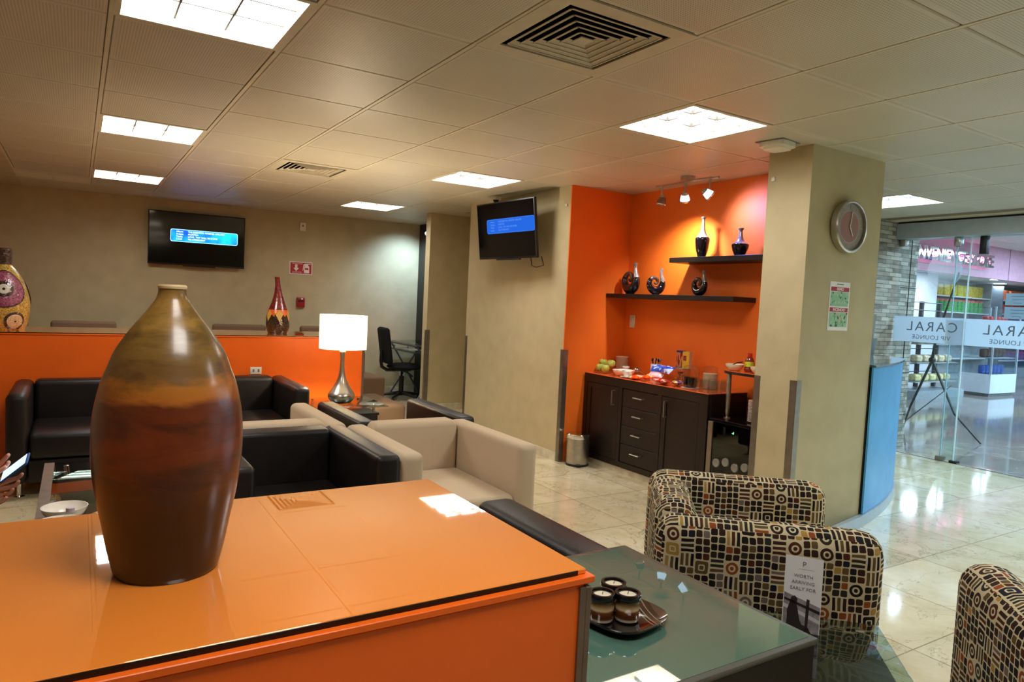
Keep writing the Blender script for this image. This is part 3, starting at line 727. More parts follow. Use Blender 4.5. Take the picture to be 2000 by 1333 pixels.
n = N('zigzag_mosaic', (60, 40, 30), .15, spec=.7, coat=.5); s = n.sep(n.co())
an = n.math('DIVIDE', n.math('ADD', n.math('ARCTAN2', s[1], s[0]), PI), 2 * PI)
def tri(fr, ph): return n.math('ABSOLUTE', n.math('SUBTRACT', n.math('MULTIPLY', n.math('FRACT', n.math('ADD', n.math('MULTIPLY', an, fr), ph)), 2), 1))
v = n.nd('ShaderNodeTexVoronoi'); n.lk(n.co(), v.inputs['Vector']); v.inputs['Scale'].default_value = 120; vc = n.sep(v.outputs['Color'])
base = n.ramp(vc[0], [(0, (30, 24, 20)), (1, (66, 52, 38))]); red = n.ramp(vc[0], [(0, (86, 22, 22)), (1, (138, 44, 40))])
zz = n.math('LESS_THAN', n.math('ADD', .105, n.math('MULTIPLY', tri(6, .1), .10)), s[2]); zo = n.math('LESS_THAN', n.math('ADD', .148, n.math('MULTIPLY', tri(6, .6), .06)), s[2])
c1 = n.mix(zz, base, (206, 168, 78)); c1 = n.mix(zo, c1, (222, 106, 40)); c1 = n.mix(n.math('GREATER_THAN', s[2], .208), c1, red)
n.color(c1); n.bump(v.outputs['Distance'], .4, .002)
t = thing('mosaic_vase', 'red-necked mosaic bottle vase with yellow zigzag band on the half wall', 'vase', (1.50, 6.29, .9803))
pv2 = smooth_prof([(.080, .0), (.094, .035), (.101, .09), (.097, .15), (.082, .205), (.058, .27), (.040, .33), (.028, .39), (.022, .44), (.0215, .495)], 4)
b = MB(); vs = b.lathe([(0, 0)] + pv2 + [(.017, .495), (.015, .46), (0, .455)], 48, cap=False)
for v_ in vs:
    if v_.co.z > .25: v_.co.x -= (v_.co.z - .25) ** 2 * .28
b.build('body', n.m, t)

# small things on the coffee table
def bowl(name, label, r, h, m, loc, g=None, cat='bowl'):
    b = MB(); b.lathe(smooth_prof([(r * .45, 0), (r * .62, h * .12), (r * .9, h * .6), (r, h)], 4) + [(r * .96, h)] + smooth_prof([(r * .96, h), (r * .84, h * .55), (r * .55, h * .16), (.001, h * .12)], 4), 40, cap=False)
    b.lathe([(0, 0), (r * .45, 0)], 40, cap=False)
    o = b.build(name, m); tag(o, label, cat, g); place(o, loc); return o
china = plain('white_china', (232, 226, 214), .15, .02)
bowl('bowl', 'larger white bowl on the coffee table, farther from the half wall', .078, .05, china, (-.032, 3.10, .4505))
bowl('bowl', 'nearer white bowl on the coffee table, just above the half wall edge', .078, .045, china, (-.045, 2.925, .4505))
t = thing('water_bottle', 'small clear bottle neck showing in front of the white bowls', 'bottle', (-.012, 2.83, .4505))
b = MB(); b.lathe(smooth_prof([(.028, 0), (.03, .01), (.03, .07), (.014, .095), (.012, .112)], 3), 24, cap=False); b.lathe([(0, 0), (.028, 0)], 24, cap=False); b.build('body', M['ware_glass'], t)
b = MB(); b.lathe([(.0135, .104), (.0135, .118), (0, .119)], 20, cap=False); b.build('cap', plain('clear_cap', (196, 190, 200), .3), t)
b = MB(); b.box((-.05, -.05, 0), (.05, .05, .004), .001, 1); o = b.build('napkin', china); tag(o, 'folded white napkin beside the bowls on the coffee table', 'napkin'); place(o, (.045, 3.02, .4505), .5)
def snack(label, m, loc, rz, L=.13, W=.085, T=.03, g=None, tilt=0, sm=None):
    """pillow shaped foil packet with crimped ends"""
    t = thing('snack_packet', label, 'snack packet', loc, 0, g); t.rotation_euler = (tilt, 0, rz)
    b = MB(); nx, ny = 14, 8; top = []; bot = []
    for i in range(nx + 1):
        u = i / nx; a = []; c = []
        for j in range(ny + 1):
            v = j / ny; h = T / 2 * (max(0, math.sin(PI * u)) ** .5) * (max(0, math.sin(PI * v)) ** .45) * (1 + .12 * math.sin(9 * u + 5 * v + loc[0] * 30))
            x = (u - .5) * L; y = (v - .5) * W * (1 - .08 * math.sin(PI * u))
            a.append(b.bm.verts.new((x, y, T / 2 + h))); c.append(b.bm.verts.new((x, y, T / 2 - h)) if 0 < i < nx and 0 < j < ny else a[-1])
        top.append(a); bot.append(c)
    for i in range(nx):
        for j in range(ny):
            b.bm.faces.new((top[i][j], top[i + 1][j], top[i + 1][j + 1], top[i][j + 1]))
            f = (bot[i][j + 1], bot[i + 1][j + 1], bot[i + 1][j], bot[i][j])
            if len({*f}) == 4 and any(q not in (top[i][j], top[i+1][j], top[i+1][j+1], top[i][j+1]) for q in f): b.bm.faces.new(f)
    b.build('pouch', m, t)
    b = MB()
    for s in (-1, 1): b.box((s * L / 2 - .006, -W / 2, T / 2 - .0008), (s * L / 2 + .006, W / 2, T / 2 + .0008))
    b.build('seam', sm or m, t)
    return t
def foil(name, *cols): 
    n = N(name, cols[0], .25, spec=.7, coat=.3); st = [(k / len(cols), c) for k, c in enumerate(cols)]
    n.color(n.ramp(n.noise(n.co(scale=(14, 22, 5)), 1.3, 1), [(.30 + .4 * k / len(cols), c) for k, c in enumerate(cols)], 'CONSTANT')); return n.m
F = dict(red=foil('red_foil', (176, 24, 26), (200, 34, 30), (226, 190, 170)), orange=foil('orange_foil', (226, 74, 20), (238, 110, 30), (240, 200, 140)), blue=foil('blue_foil', (20, 60, 170), (30, 90, 205), (190, 205, 230)), yellow=foil('yellow_foil', (226, 170, 40), (240, 200, 70), (60, 60, 130)), mix=foil('mixed_foil', (196, 30, 28), (236, 226, 200), (170, 180, 40)), purple=foil('purple_foil', (90, 40, 120), (210, 180, 60)), pink=foil('pink_foil', (226, 170, 175), (240, 200, 200)))
snack('red, white and green snack packet on the coffee table beside the vase', F['mix'], (.075, 3.02, .455), .9, .13, .08)
# ------------------------------------------------------------------ niche: cabinet, shelves, cooler
t = thing('sideboard', 'dark wood sideboard with doors and four drawers in the orange niche', 'cabinet', (3.965, 4.08, 0), 0)
X0, X1, Y0, Y1, ZT = -.205, .205, -.70, .70, .775        # local; front is at -x
b = MB(); b.box((X0 + .03, Y0, .055), (X1, Y1, ZT - .0), .003, 1)
b.box((X0, Y0, ZT - .07), (X0 + .031, Y1, ZT)); b.box((X0, Y0, .055), (X0 + .031, Y1, .10))
for ya, yb in ((Y0, Y0 + .08), (-.245 + .0, -.205), (.205, .245), (Y1 - .04, Y1)): b.box((X0, ya, .10), (X0 + .031, yb, ZT - .07))
b.build('body', M['wenge'], t)
b = MB(); b.box((X0 + .02, Y0 + .01, 0), (X1, Y1 - .01, .0545)); o = b.build('plinth', M['travertine'], t); o['label'] = 'pale stone plinth'
def door(ya, yb, hy):
    b = MB(); b.box((X0 + .008, ya + .003, .103), (X0 + .03, yb - .003, ZT - .073), .002, 1)
    b.box((X0 + .002, ya + .004, .103), (X0 + .009, ya + .05, ZT - .074)); b.box((X0 + .002, yb - .05, .103), (X0 + .009, yb - .004, ZT - .074))
    b.box((X0 + .002, ya + .05, .103), (X0 + .009, yb - .05, .15)); b.box((X0 + .002, ya + .05, ZT - .12), (X0 + .009, yb - .05, ZT - .074)); d = b.build('door', M['wenge'], t)
    b = MB(); b.tube([(X0 + .003, hy, .55), (X0 - .025, hy, .55), (X0 - .025, hy, .67), (X0 + .003, hy, .67)], .005, 8); b.build('handle', M['steel'], d)
door(.245, Y1 - .04, .30); door(Y0 + .08, -.245, -.30)
for k in range(4):
    z0 = .103 + k * .1505; b = MB(); b.box((X0 + .006, -.202, z0), (X0 + .03, .202, z0 + .146), .002, 1); d = b.build('drawer', M['wenge'], t)
    b = MB(); b.tube([(X0 + .008, -.05, z0 + .09), (X0 - .022, -.05, z0 + .09), (X0 - .022, .05, z0 + .09), (X0 + .008, .05, z0 + .09)], .0055, 8); b.build('handle', M['steel'], d)
b = MB(); b.box((X0 - .006, Y0 - .006, ZT + .0005), (X1, Y1, ZT + .006), .001, 1)
o = b.build('counter_mat', N('orange_counter_mat', (240, 110, 60), .12, coat=.6).m); place(o, (3.965, 4.08, 0)); tag(o, 'glossy orange glass sheet lying on the sideboard', 'counter mat')
ZC = ZT + .0065
t = thing('wine_cooler', 'black glass-door drinks cooler right of the sideboard', 'cooler', (3.95, 3.14, 0))
b = MB(); b.box((-.19, -.205, .03), (.23, .205, .60), .004, 2); b.build('body', M['black_plastic'], t)
b = MB(); b.box((-.195, -.215, .6005), (.235, .213, .618), .002, 1); b.build('top', M['black_ceramic'], t)
b = MB()
b.box((-.215, .165, .04), (-.191, .205, .598), .002, 1); b.build('door_stile', M['trim'], t); b = MB(); b.box((-.215, -.205, .04), (-.191, -.175, .598), .002, 1); b.build('door_stile', M['trim'], t)
b = MB(); b.box((-.206, -.175, .04), (-.196, .165, .598)); o = b.build('door_glass', glassy('smoked_glass', (70, 74, 72), 0, .03), t)
b = MB()
for sx in (-.15, .18):
    for sy in (-.16, .16): b.cyl((sx, sy, 0), (sx, sy, .0305), .02)
b.build('foot', M['black_plastic'], t)
b = MB(); b.box((-.1915, -.165, .06), (-.1905, .155, .56)); b.build('liner', N('cooler_liner', (34, 34, 32), .4).m, t)
text('-1', .022, emis('green_led', (.2, 1, .3), 3), t, (-.2075, -.01, .548), (PI / 2, 0, -PI / 2))
canm = plain('can_metal', (150, 150, 146), .3, .1, metal=.6)
k = 0
names = ['front', 'second', 'third', 'fourth']
for row, z in enumerate((.32, .20)):
    for q in range(4):
        b = MB(); b.lathe([(0, 0), (.026, 0), (.030, .006), (.030, .020), (.026, .026), (.0, .026)], 20, rot=Matrix.Rotation(-PI / 2, 4, 'Y'), cap=False)
        o = b.build('drink_can', canm); tag(o, f"{'leftmost second third rightmost'.split()[q]} drink can end on the {'upper' if row == 0 else 'lower'} rack behind the cooler glass", 'can', 'drink cans in the cooler'); place(o, (3.95 - .1925, 3.14 + .115 - q * .08, z + .02 * (q % 2)))
# two tier corner stand over the cooler
t = thing('serving_shelf', 'oval orange-topped shelf on a steel post above the cooler', 'shelf', (3.93, 3.14, .6185))
b = MB(); pts = []
for k in range(28):
    a = 2 * PI * k / 28; ca, sa = math.cos(a), math.sin(a); pts.append((math.copysign(abs(ca) ** .75, ca) * .15 + .03, math.copysign(abs(sa) ** .75, sa) * .235))
b.prism(pts, .315, .333); b.build('board', M['shelf_black'], t)
b = MB(); b.prism([(p[0] * .985, p[1] * .985) for p in pts], .3332, .3372); b.build('board_mat', N('orange_mat_small', (240, 112, 56), .15, coat=.5).m, t)
b = MB(); b.lathe([(.024, 0), (.024, .005), (.011, .01), (.015, .035), (.017, .05), (.017, .30), (.012, .315)], 20, (-.06, .16, 0)); b.build('post', M['steel'], t); b = MB(); b.lathe([(.024, 0), (.024, .005), (.011, .01), (.017, .05), (.017, .30), (.012, .315)], 20, (.10, -.17, 0)); b.build('post', M['steel'], t)
ZS = .6185 + .3375
cream_ = plain('cream_bowl', (238, 228, 206), .25, .02)
bowl('bowl', 'cream bowl with spoon on the oval shelf, left of the bottle', .062, .045, cream_, (3.885, 3.275, ZS))
bowl('bowl', 'cream bowl on the oval shelf, right of the bottle', .062, .045, cream_, (3.875, 3.055, ZS))
for y, l in ((3.275, 'dark spoon in the left bowl on the oval shelf'), (3.055, 'dark spoon in the right bowl on the oval shelf')):
    b = MB(); b.tube([(0, 0, 0), (.02, -.03, .02), (.03, -.07, .028)], .004, 6); b.sphere((0, 0, 0), .012, 1, 1.3, .4); o = b.build('spoon', M['black_ceramic']); tag(o, l, 'spoon', 'spoons in bowls'); place(o, (3.88, y + .02, ZS + .035))
t = thing('sauce_bottle', 'small amber bottle with red cap and yellow label on the oval shelf', 'bottle', (3.93, 3.185, ZS))
b = MB(); b.lathe(smooth_prof([(.028, 0), (.036, .012), (.031, .035), (.031, .07), (.024, .09), (.013, .105)], 4), 24, cap=False); b.lathe([(0, 0), (.028, 0)], 24, cap=False); b.build('bottle_body', N('amber_sauce', (120, 36, 22), .1, spec=.7, coat=.6).m, t)
b = MB(); b.lathe([(.0325, .036), (.0325, .07)], 24, cap=False); b.build('label_band', plain('yellow_label', (190, 200, 50), .5, .2, 60), t)
b = MB(); b.lathe([(0, .128), (.015, .128), (.0155, .104), (.013, .104)], 20, cap=False); b.build('cap', plain('red_cap', (206, 34, 26), .4), t)
# stack of plates on the cooler
pl = MB(); pl.lathe([(0, .002), (.05, .002), (.085, .008), (.087, .0095), (.085, .0105), (.05, .0045), (0, .0045)], 40, cap=False)
P0_ = pl.build('dinner_plate', china); tag(P0_, 'top plate of the white plate stack on the cooler', 'plate', 'stacked dinner plates'); PX, PY = 3.945, 3.075
place(P0_, (PX, PY, .6185 + 14 * .0098))
for k in range(14): 
    q = dup(P0_, (PX, PY, .6185 + k * .0098), 0, 'white dinner plate inside the stack on the cooler')

# floating shelves
b = MB(); b.box((3.955, 3.385, 1.435), (4.1995, 4.806 - .012, 1.472), .002, 1); o = b.build('floating_shelf', M['shelf_black']); tag(o, 'lower black floating shelf with spiral vases in the orange niche', 'shelf')
b = MB(); b.box((3.955, 2.91, 1.725), (4.1995, 4.045, 1.764), .002, 1); o = b.build('floating_shelf', M['shelf_black']); tag(o, 'upper black floating shelf with two bottle vases in the orange niche', 'shelf')
def twotone(name, label, prof, cut, loc, cat='vase'):
    t = thing(name, label, cat, loc)
    P = smooth_prof(prof, 5); lo = [p for p in P if p[1] <= cut]; hi = [p for p in P if p[1] >= cut]
    b = MB(); b.lathe([(0, 0)] + lo + [(hi[0][0] - .001, hi[0][1])], 40, cap=False); b.build('body', M['black_ceramic'], t)
    b = MB(); b.lathe([(lo[-1][0], lo[-1][1])] + hi + [(hi[-1][0] * .7, hi[-1][1]), (hi[-1][0] * .6, hi[-1][1] - .02)], 40, cap=False); o = b.build('neck', M['silver_glaze'], t); o['label'] = 'silvery glazed neck'
twotone('bottle_vase', 'tall black vase with silver neck on the upper shelf', [(.028, 0), (.030, .006), (.045, .06), (.054, .125), (.052, .15), (.032, .175), (.018, .21), (.012, .26), (.011, .29), (.019, .304), (.019, .31)], .158, (4.06, 3.808, 1.7645))
twotone('bottle_vase', 'shorter round black vase with silver neck on the upper shelf', [(.032, 0), (.036, .006), (.055, .05), (.062, .08), (.058, .09), (.035, .105), (.020, .13), (.014, .165), (.013, .185), (.021, .199), (.021, .204)], .092, (4.06, 3.445, 1.7645))
def spiral_vase(label, loc, s, rz):
    t = thing('spiral_vase', label, 'vase', loc, rz)
    cx, cz = 0, .088 * s; R = .060 * s; pts = []; rr = []
    # neck comes down the right, body sweeps round the bottom and curls up on the left
    for (x, z, r) in ((.052, .246, .0165), (.046, .225, .014), (.047, .20, .0135), (.055, .165, .018), (.064, .13, .024), (.062, .095, .032), (.045, .06, .038), (.015, .042, .041), (-.02, .042, .040), (-.052, .064, .034), (-.068, .10, .027), (-.062, .135, .022), (-.038, .158, .019), (-.008, .158, .017), (.012, .138, .0155), (.012, .115, .0135), (-.004, .104, .011), (-.018, .112, .008), (-.018, .122, .005)):
        pts.append(Vector((0, -x * s, z * s))); rr.append(r * s)
    P = []; Q = []
    for i in range(len(pts) - 1):
        a, b_, c_, d_ = pts[max(i - 1, 0)], pts[i], pts[i + 1], pts[min(i + 2, len(pts) - 1)]
        for k in range(4):
            u = k / 4; P.append(.5 * (2 * b_ + (c_ - a) * u + (2 * a - 5 * b_ + 4 * c_ - d_) * u * u + (3 * b_ - a - 3 * c_ + d_) * u ** 3)); Q.append(rr[i] + (rr[i + 1] - rr[i]) * u)
    P.append(pts[-1]); Q.append(rr[-1])
    k1 = 17
    b = MB(); b.tube(P[:k1], Q[:k1], 16); o = b.build('neck', M['silver_glaze'], t, smooth=80); o['label'] = 'silvery glazed neck'
    k2 = 46
    b = MB(); b.tube(P[k1 - 1:k2], Q[k1 - 1:k2], 18); b.lathe([(.032 * s, 0), (.036 * s, .01 * s)], 20); b.build('body', M['black_ceramic'], t, smooth=80)
    b = MB(); b.tube(P[k2 - 1:], Q[k2 - 1:], 16); o = b.build('curl', plain('bronze_glaze', (84, 62, 52), .15, .15), t, smooth=80); o['label'] = 'bronze-brown curled tip'
    return t
spiral_vase('large black spiral vase at the left end of the lower shelf', (4.06, 4.60, 1.4725), 1.10, 0)
spiral_vase('small black spiral vase toward the right of the lower shelf', (4.06, 3.81, 1.4725), .80, 0)
spiral_vase('middle black vase turned end-on with pale neck on the lower shelf', (4.06, 4.285, 1.4725), .88, 1.25)

# wall switch, bin
t = thing('light_switch', 'white wall switch above the sideboard in the orange niche', 'switch', (4.1995, 4.70, 1.235))
b = MB(); b.box((-.008, -.033, -.055), (0, .033, .055), .003); b.build('plate', M['white_plastic'], t)
b = MB(); b.box((-.011, -.012, -.03), (-.0075, .012, .03), .002); b.build('rocker', M['white_plastic'], t)
t = thing('pedal_bin', 'round stainless pedal bin at the wall corner beside the sideboard', 'bin', (3.625, 4.655, 0), math.radians(-30))
b = MB(); b.lathe([(0, .0), (.098, 0), (.100, .018), (.096, .0185), (0, .0186)], 40, cap=False); b.build('foot_ring', M['black_plastic'], t)
b = MB(); b.lathe([(.096, .019), (.096, .232)], 48, cap=False); b.build('body', M['steel'], t)
b = MB(); b.lathe([(.100, .232), (.101, .236), (.101, .262), (.094, .270), (.0, .274)], 48, cap=False); b.build('lid', M['chrome'], t)
b = MB(); b.box((-.025, -.125, .012), (.025, -.092, .020), .003); b.build('pedal', M['black_plastic'], t)
b = MB(); b.tube([(-.098, 0, .215), (-.108, -.02, .225), (-.108, .03, .225), (-.098, .03, .215)], .003, 6); b.build('carry_handle', M['chrome'], t)

# things on the sideboard
def apple(label, loc, s=1, r=0):
    t = thing('apple', label, 'apple', loc, r, 'green apples on the sideboard')
    b = MB(); b.lathe([(0, .010), (.012, .003), (.024, .004), (.034, .018), (.037, .036), (.033, .054), (.021, .064), (.010, .064), (.0, .055)], 24, cap=False); b.build('flesh', AP, t, smooth=80)
    b = MB(); b.tube([(0, 0, .056), (.002, 0, .066), (.006, .001, .074)], .0013, 6); b.build('stem', M['wenge'], t)
AP = (lambda n: n.color(n.ramp(n.noise(n.co(), 22, 3), [(.3, (150, 160, 60)), (.6, (196, 196, 96)), (.8, (214, 190, 110))])).m)(N('apple_skin', (176, 180, 78), .3, spec=.5))
b = MB(); b.lathe([(0, .002), (.05, .002), (.085, .012), (.087, .014), (.085, .008), (.05, 0), (0, 0)], 40, cap=False); o = b.build('fruit_dish', M['ware_glass']); tag(o, 'clear glass dish under the green apples', 'dish'); place(o, (3.87, 4.665, ZC))
apple('left green apple in the glass dish, high on the pile', (3.90, 4.715, ZC + .05)); apple('right green apple in the glass dish, high on the pile', (3.915, 4.625, ZC + .05), r=2)
apple('front left green apple in the glass dish', (3.845, 4.685, ZC + .012)); apple('front right green apple in the glass dish', (3.84, 4.61, ZC + .012), r=1)
b = MB(); b.lathe(smooth_prof([(.03, 0), (.036, .002), (.056, .026), (.060, .030)], 3) + [(.058, .030), (.035, .006), (0, .005)], 36, cap=False)
sb = b.build('bowl', cream_); tag(sb, 'top bowl of the tall cream bowl stack beside the niche corner', 'bowl', 'stacked cream bowls'); place(sb, (4.10, 4.70, ZC + 7 * .0155))
for k in range(7): dup(sb, (4.10, 4.70, ZC + k * .0155), 0, 'cream bowl inside the tall stack beside the niche corner')
bb = bowl('fruit_bowl', 'wide cream bowl of small packets at the sideboard front', .095, .05, cream_, (3.90, 4.44, ZC), cat='bowl')
for k, (x, y, c) in enumerate(((3.88, 4.50, 'red'), (3.91, 4.44, 'blue'), (3.88, 4.39, 'red'), (3.93, 4.48, 'pink'))):
    snack(['dark red sachet at the left of the wide cream bowl', 'blue and silver sachet in the middle of the wide cream bowl', 'red sachet at the right of the wide cream bowl', 'pale pink sachet at the back of the wide cream bowl'][k], F[c], (x, y, ZC + .032), k * 1.3, .06, .04, .012, 'sachets in the wide bowl')
t = thing('coffee_cup', 'small white cup with saucer at the front edge of the sideboard', 'cup', (3.83, 4.315, ZC))
b = MB(); b.lathe([(0, .001), (.03, .001), (.058, .008), (.058, .0095), (.03, .004), (0, .004)], 36, cap=False); b.build('saucer', china, t)
b = MB(); b.lathe(smooth_prof([(.018, .0045), (.022, .008), (.034, .04), (.036, .052)], 3) + [(.034, .052), (.02, .012), (0, .01)], 32, cap=False); b.build('cup_body', china, t)
b = MB(); b.tube([(0, -.034, .042), (0, -.05, .04), (0, -.05, .024), (0, -.03, .02)], .003, 6); b.build('handle', china, t)
bowl('bowl', 'little white bowl sitting behind the wide cream bowl', .033, .04, china, (4.0, 4.53, ZC + .03))
t = thing('ladle', 'shiny steel ladle leaning behind the packets on the sideboard', 'ladle', (4.05, 4.44, ZC))
b = MB(); b.sphere((0, 0, .048), .034, 1, 1, .8); b.build('scoop', M['chrome'], t)
b = MB(); b.tube([(0, -.03, .045), (-.01, -.08, .03), (-.01, -.15, .01)], .005, 8); b.build('handle', M['chrome'], t)
t = thing('utensil_jar', 'cream jar holding dark cutlery near the niche back wall', 'jar', (4.10, 4.27, ZC))
b = MB(); b.lathe([(0, 0), (.042, 0), (.044, .004), (.044, .115), (.041, .118), (.038, .115), (.038, .02), (0, .02)], 36, cap=False); b.build('jar_body', cream_, t)
for k in range(7):
    a = k * .9; b = MB(); b.tube([(.015 * math.cos(a), .015 * math.sin(a), .03), (.032 * math.cos(a), .032 * math.sin(a), .142)], .0035, 6); b.sphere((.034 * math.cos(a), .034 * math.sin(a), .15), .009, 1, 1, 1.6, 10); b.build('cutlery', M['black_plastic'] if k % 2 else M['steel'], t)
# packets heaped along the front
sp = [('orange and red crisp packet right of the cup', 'orange', 3.82, 4.20, .3, .13), ('yellow snack packet leaning on the red ones', 'yellow', 3.93, 4.16, .9, .12), ('red packet lying between the cup and the yellow packet', 'red', 3.87, 4.24, -.5, .11),
      ('bright orange packet under the yellow one', 'orange', 3.86, 4.11, .1, .12), ('long orange packet at the front edge, left of the coffee jug', 'orange', 3.85, 3.93, 1.5, .16), ('long red packet in front of the orange one', 'red', 3.80, 3.89, 1.4, .17), ('small yellow packet beside the coffee jug', 'yellow', 3.90, 3.81, .4, .09), ('small purple packet beside the coffee jug base', 'purple', 3.85, 3.77, .9, .09)]
for k, (l, c, x, y, r, L) in enumerate(sp): snack(l, F[c], (x, y, ZC + .002 + .012 * (k % 2)), r, L, .075, .032, 'snack packets heaped on the sideboard')
snack('tall blue biscuit packet standing at a slant, left of two', F['blue'], (4.0, 4.10, ZC + .085), -1.2, .15, .07, .04, 'slanted biscuit packets', .9)
snack('bright blue biscuit packet with white label, right of two', F['blue'], (3.97, 3.99, ZC + .085), -1.9, .17, .075, .045, 'slanted biscuit packets', .8)
snack('pale pink packet leaning below the blue biscuit packets', F['pink'], (3.94, 4.09, ZC + .03), -1.3, .12, .06, .04, None, .5)
def box_thing(name, label, cat, lo, hi, m, loc, rz=0, g=None, bev=.001):
    b = MB(); b.box(lo, hi, bev, 1); o = b.build(name, m); tag(o, label, cat, g); place(o, loc, rz); return o
t = thing('glass_jar', 'square glass jar of cookies behind the snack packets', 'jar', (4.07, 3.95, ZC))
b = MB(); b.box((-.045, -.055, 0), (.045, .055, .11), .01, 3); b.build('jar_body', M['ware_glass'], t)
b = MB()
for k in range(26): b.sphere((rnd.uniform(-.03, .03), rnd.uniform(-.038, .038), rnd.uniform(.014, .085)), .013, 1, 1, .5, 8)
o = b.build('cookies', foil('cookie', (150, 84, 36), (196, 130, 60), (220, 170, 80)), t); o['kind'] = 'stuff'
b = MB(); b.box((-.048, -.058, .1105), (.048, .058, .118), .003); b.build('lid', M['steel'], t)
t = thing('cereal_box', 'red and blue cereal box standing on the cookie jar', 'box', (4.08, 3.975, ZC + .1185))
b = MB(); b.box((-.02, -.030, 0), (.02, .030, .135)); b.build('carton', foil('cereal_print', (150, 30, 30), (190, 120, 80), (60, 40, 60)), t)
b = MB(); b.box((-.0205, -.0305, .12), (.0205, .0305, .1352)); b.build('header', plain('cereal_header', (40, 44, 110), .5), t)
t = thing('cereal_box', 'yellow cereal box with pale side, right of the red one', 'box', (4.085, 3.905, ZC + .1185), .2)
b = MB(); b.box((-.022, -.026, 0), (.022, .036, .132)); b.build('carton', plain('yellow_carton', (226, 178, 50), .5, .05), t)
b = MB(); b.box((-.0225, .0, .06), (-.0218, .028, .10)); b.build('print', plain('red_print', (150, 40, 40), .5, .3, 80), t)
b = MB(); b.box((-.021, -.0265, 0), (.0225, -.0258, .132)); b.build('side_panel', plain('pale_side', (206, 180, 150), .5, .05), t)
def jug(label, loc, r, h, fill, fc):
    t = thing('glass_jug', label, 'jug', loc)
    b = MB(); b.lathe(smooth_prof([(r * .86, 0), (r * .92, .006), (r, h * .2), (r, h * .7), (r * .92, h * .92), (r * .95, h)], 3), 36, cap=False); b.lathe([(0, .001), (r * .86, .001)], 36, cap=False); b.build('jug_body', M['ware_glass'], t)
    b = MB(); b.lathe([(0, .004), (r * .84, .004), (r * .94, h * .2), (r * .94, fill), (0, fill)], 32, cap=False); b.build('drink', fc, t)
    b = MB(); b.tube([(0, -r * .9, h * .9), (0, -r * 1.5, h * .82), (0, -r * 1.5, h * .35), (0, -r * .95, h * .22)], .006, 8); b.build('handle', M['ware_glass'], t)
    b = MB(); b.lathe([(r * .97, h), (r * .97, h + .012), (r * .4, h + .022), (0, h + .024)], 32, cap=False); b.build('lid', M['ware_glass'], t)
jug('glass jug of black coffee at the front of the sideboard', (3.875, 3.665, ZC + .004), .054, .145, .078, N('black_coffee', (16, 10, 8), .05).m)
b = MB(); b.lathe([(0, 0), (.06, 0), (.068, .003), (0, .003)], 32, cap=False); o = b.build('coaster', M['white_plastic']); tag(o, 'pale tray under the black coffee jug', 'tray'); place(o, (3.875, 3.665, ZC))
jug('glass jug of pale creamy drink behind the coffee jug', (4.00, 3.59, ZC), .056, .15, .115, plain('creamy_drink', (214, 186, 148), .3))
gl = thing('drinking_glass', 'front upturned drinking glass at the sideboard corner', 'glass', (3.845, 3.50, ZC + .001), 0, 'upturned tumblers')
b = MB(); b.lathe([(.037, 0), (.036, .02), (.030, .085), (.0, .086)], 28, cap=False); b.lathe([(.034, .0), (.028, .078), (0, .079)], 28, cap=False); b.build('tumbler', M['ware_glass'], gl)
for k, (x, y) in enumerate(((3.85, 3.42), (3.93, 3.50), (3.93, 3.42), (4.015, 3.46), (3.86, 3.572))): dup(gl, (x, y, ZC + .001), 0, ['front right upturned tumbler nearest the sideboard end', 'second row left upturned tumbler behind the front pair', 'second row right upturned tumbler behind the front pair', 'rearmost upturned tumbler by the creamy jug', 'upturned tumbler touching the creamy jug'][k])

# ------------------------------------------------------------------ televisions
def tv(label, loc, rot, W, Hh, u0, u1, v0, v1, SCP, SCT, SCB):
    t = thing('television', label, 'television', loc); t.rotation_euler = rot
    b = MB(); b.box((-W / 2, 0, -Hh / 2), (W / 2, .028, Hh / 2), .004, 2); b.box((-W / 2 + .12, .028, -Hh / 2 + .08), (W / 2 - .12, .06, Hh / 2 - .08), .01, 2); b.build('housing', M['black_plastic'], t)
    b = MB(); b.box((-W / 2 + .012, -.0015, -Hh / 2 + .02), (W / 2 - .012, -.0003, Hh / 2 - .012)); b.build('screen', M['screen_black'], t)
    b = MB(); b.box((-.16, -.004, -Hh / 2 - .012), (.20, .018, -Hh / 2 - .0003), .002, 1); b.build('sensor_bar', M['black_plastic'], t)
    # on-screen music panel
    cx, cz, w, h = (u0 + u1) / 2, (v0 + v1) / 2, u1 - u0, v1 - v0
    def rr(w, h, r, n=5):
        P = []
        for sx, sz, a0 in ((1, 1, 0), (-1, 1, 90), (-1, -1, 180), (1, -1, 270)):
            for k in range(n + 1):
                a = math.radians(a0 + 90 * k / n); P.append((cx + sx * (w / 2 - r) + r * math.cos(a), cz + sz * (h / 2 - r) + r * math.sin(a)))
        return P
    b = MB(); b.prism(rr(w + .012, h + .012, .022), -.0022, -.0017, 'y'); b.build('panel_border', SCB, t, smooth=0)
    b = MB(); b.prism(rr(w, h, .018), -.0028, -.0023, 'y'); b.build('music_panel', SCP, t, smooth=0)
    for k, (a, c) in enumerate((('Album:', 'THE ESSENTIAL NINETIES 1990,1994'), ('Artista:', 'MARTIKA'), ('Titulo:', 'LOVE.. THY WILL BE DONE'), ('Canal:', '926 STEREOREY'))):
        z = v1 - h * (.16 + .215 * k); text(a, h * .20, SCT, t, (u0 + w * .075, -.003, z), ext=.0002, align='LEFT'); text(c, h * .19, SCT, t, (u0 + w * .25, -.003, z), ext=.0002, align='LEFT', sx=1.05 if k else 1.0)
    return t
SCT = emis('screen_text', (.75, .9, 1), 1.2); SCB = emis('screen_border', (.25, .55, 1), 1.3)
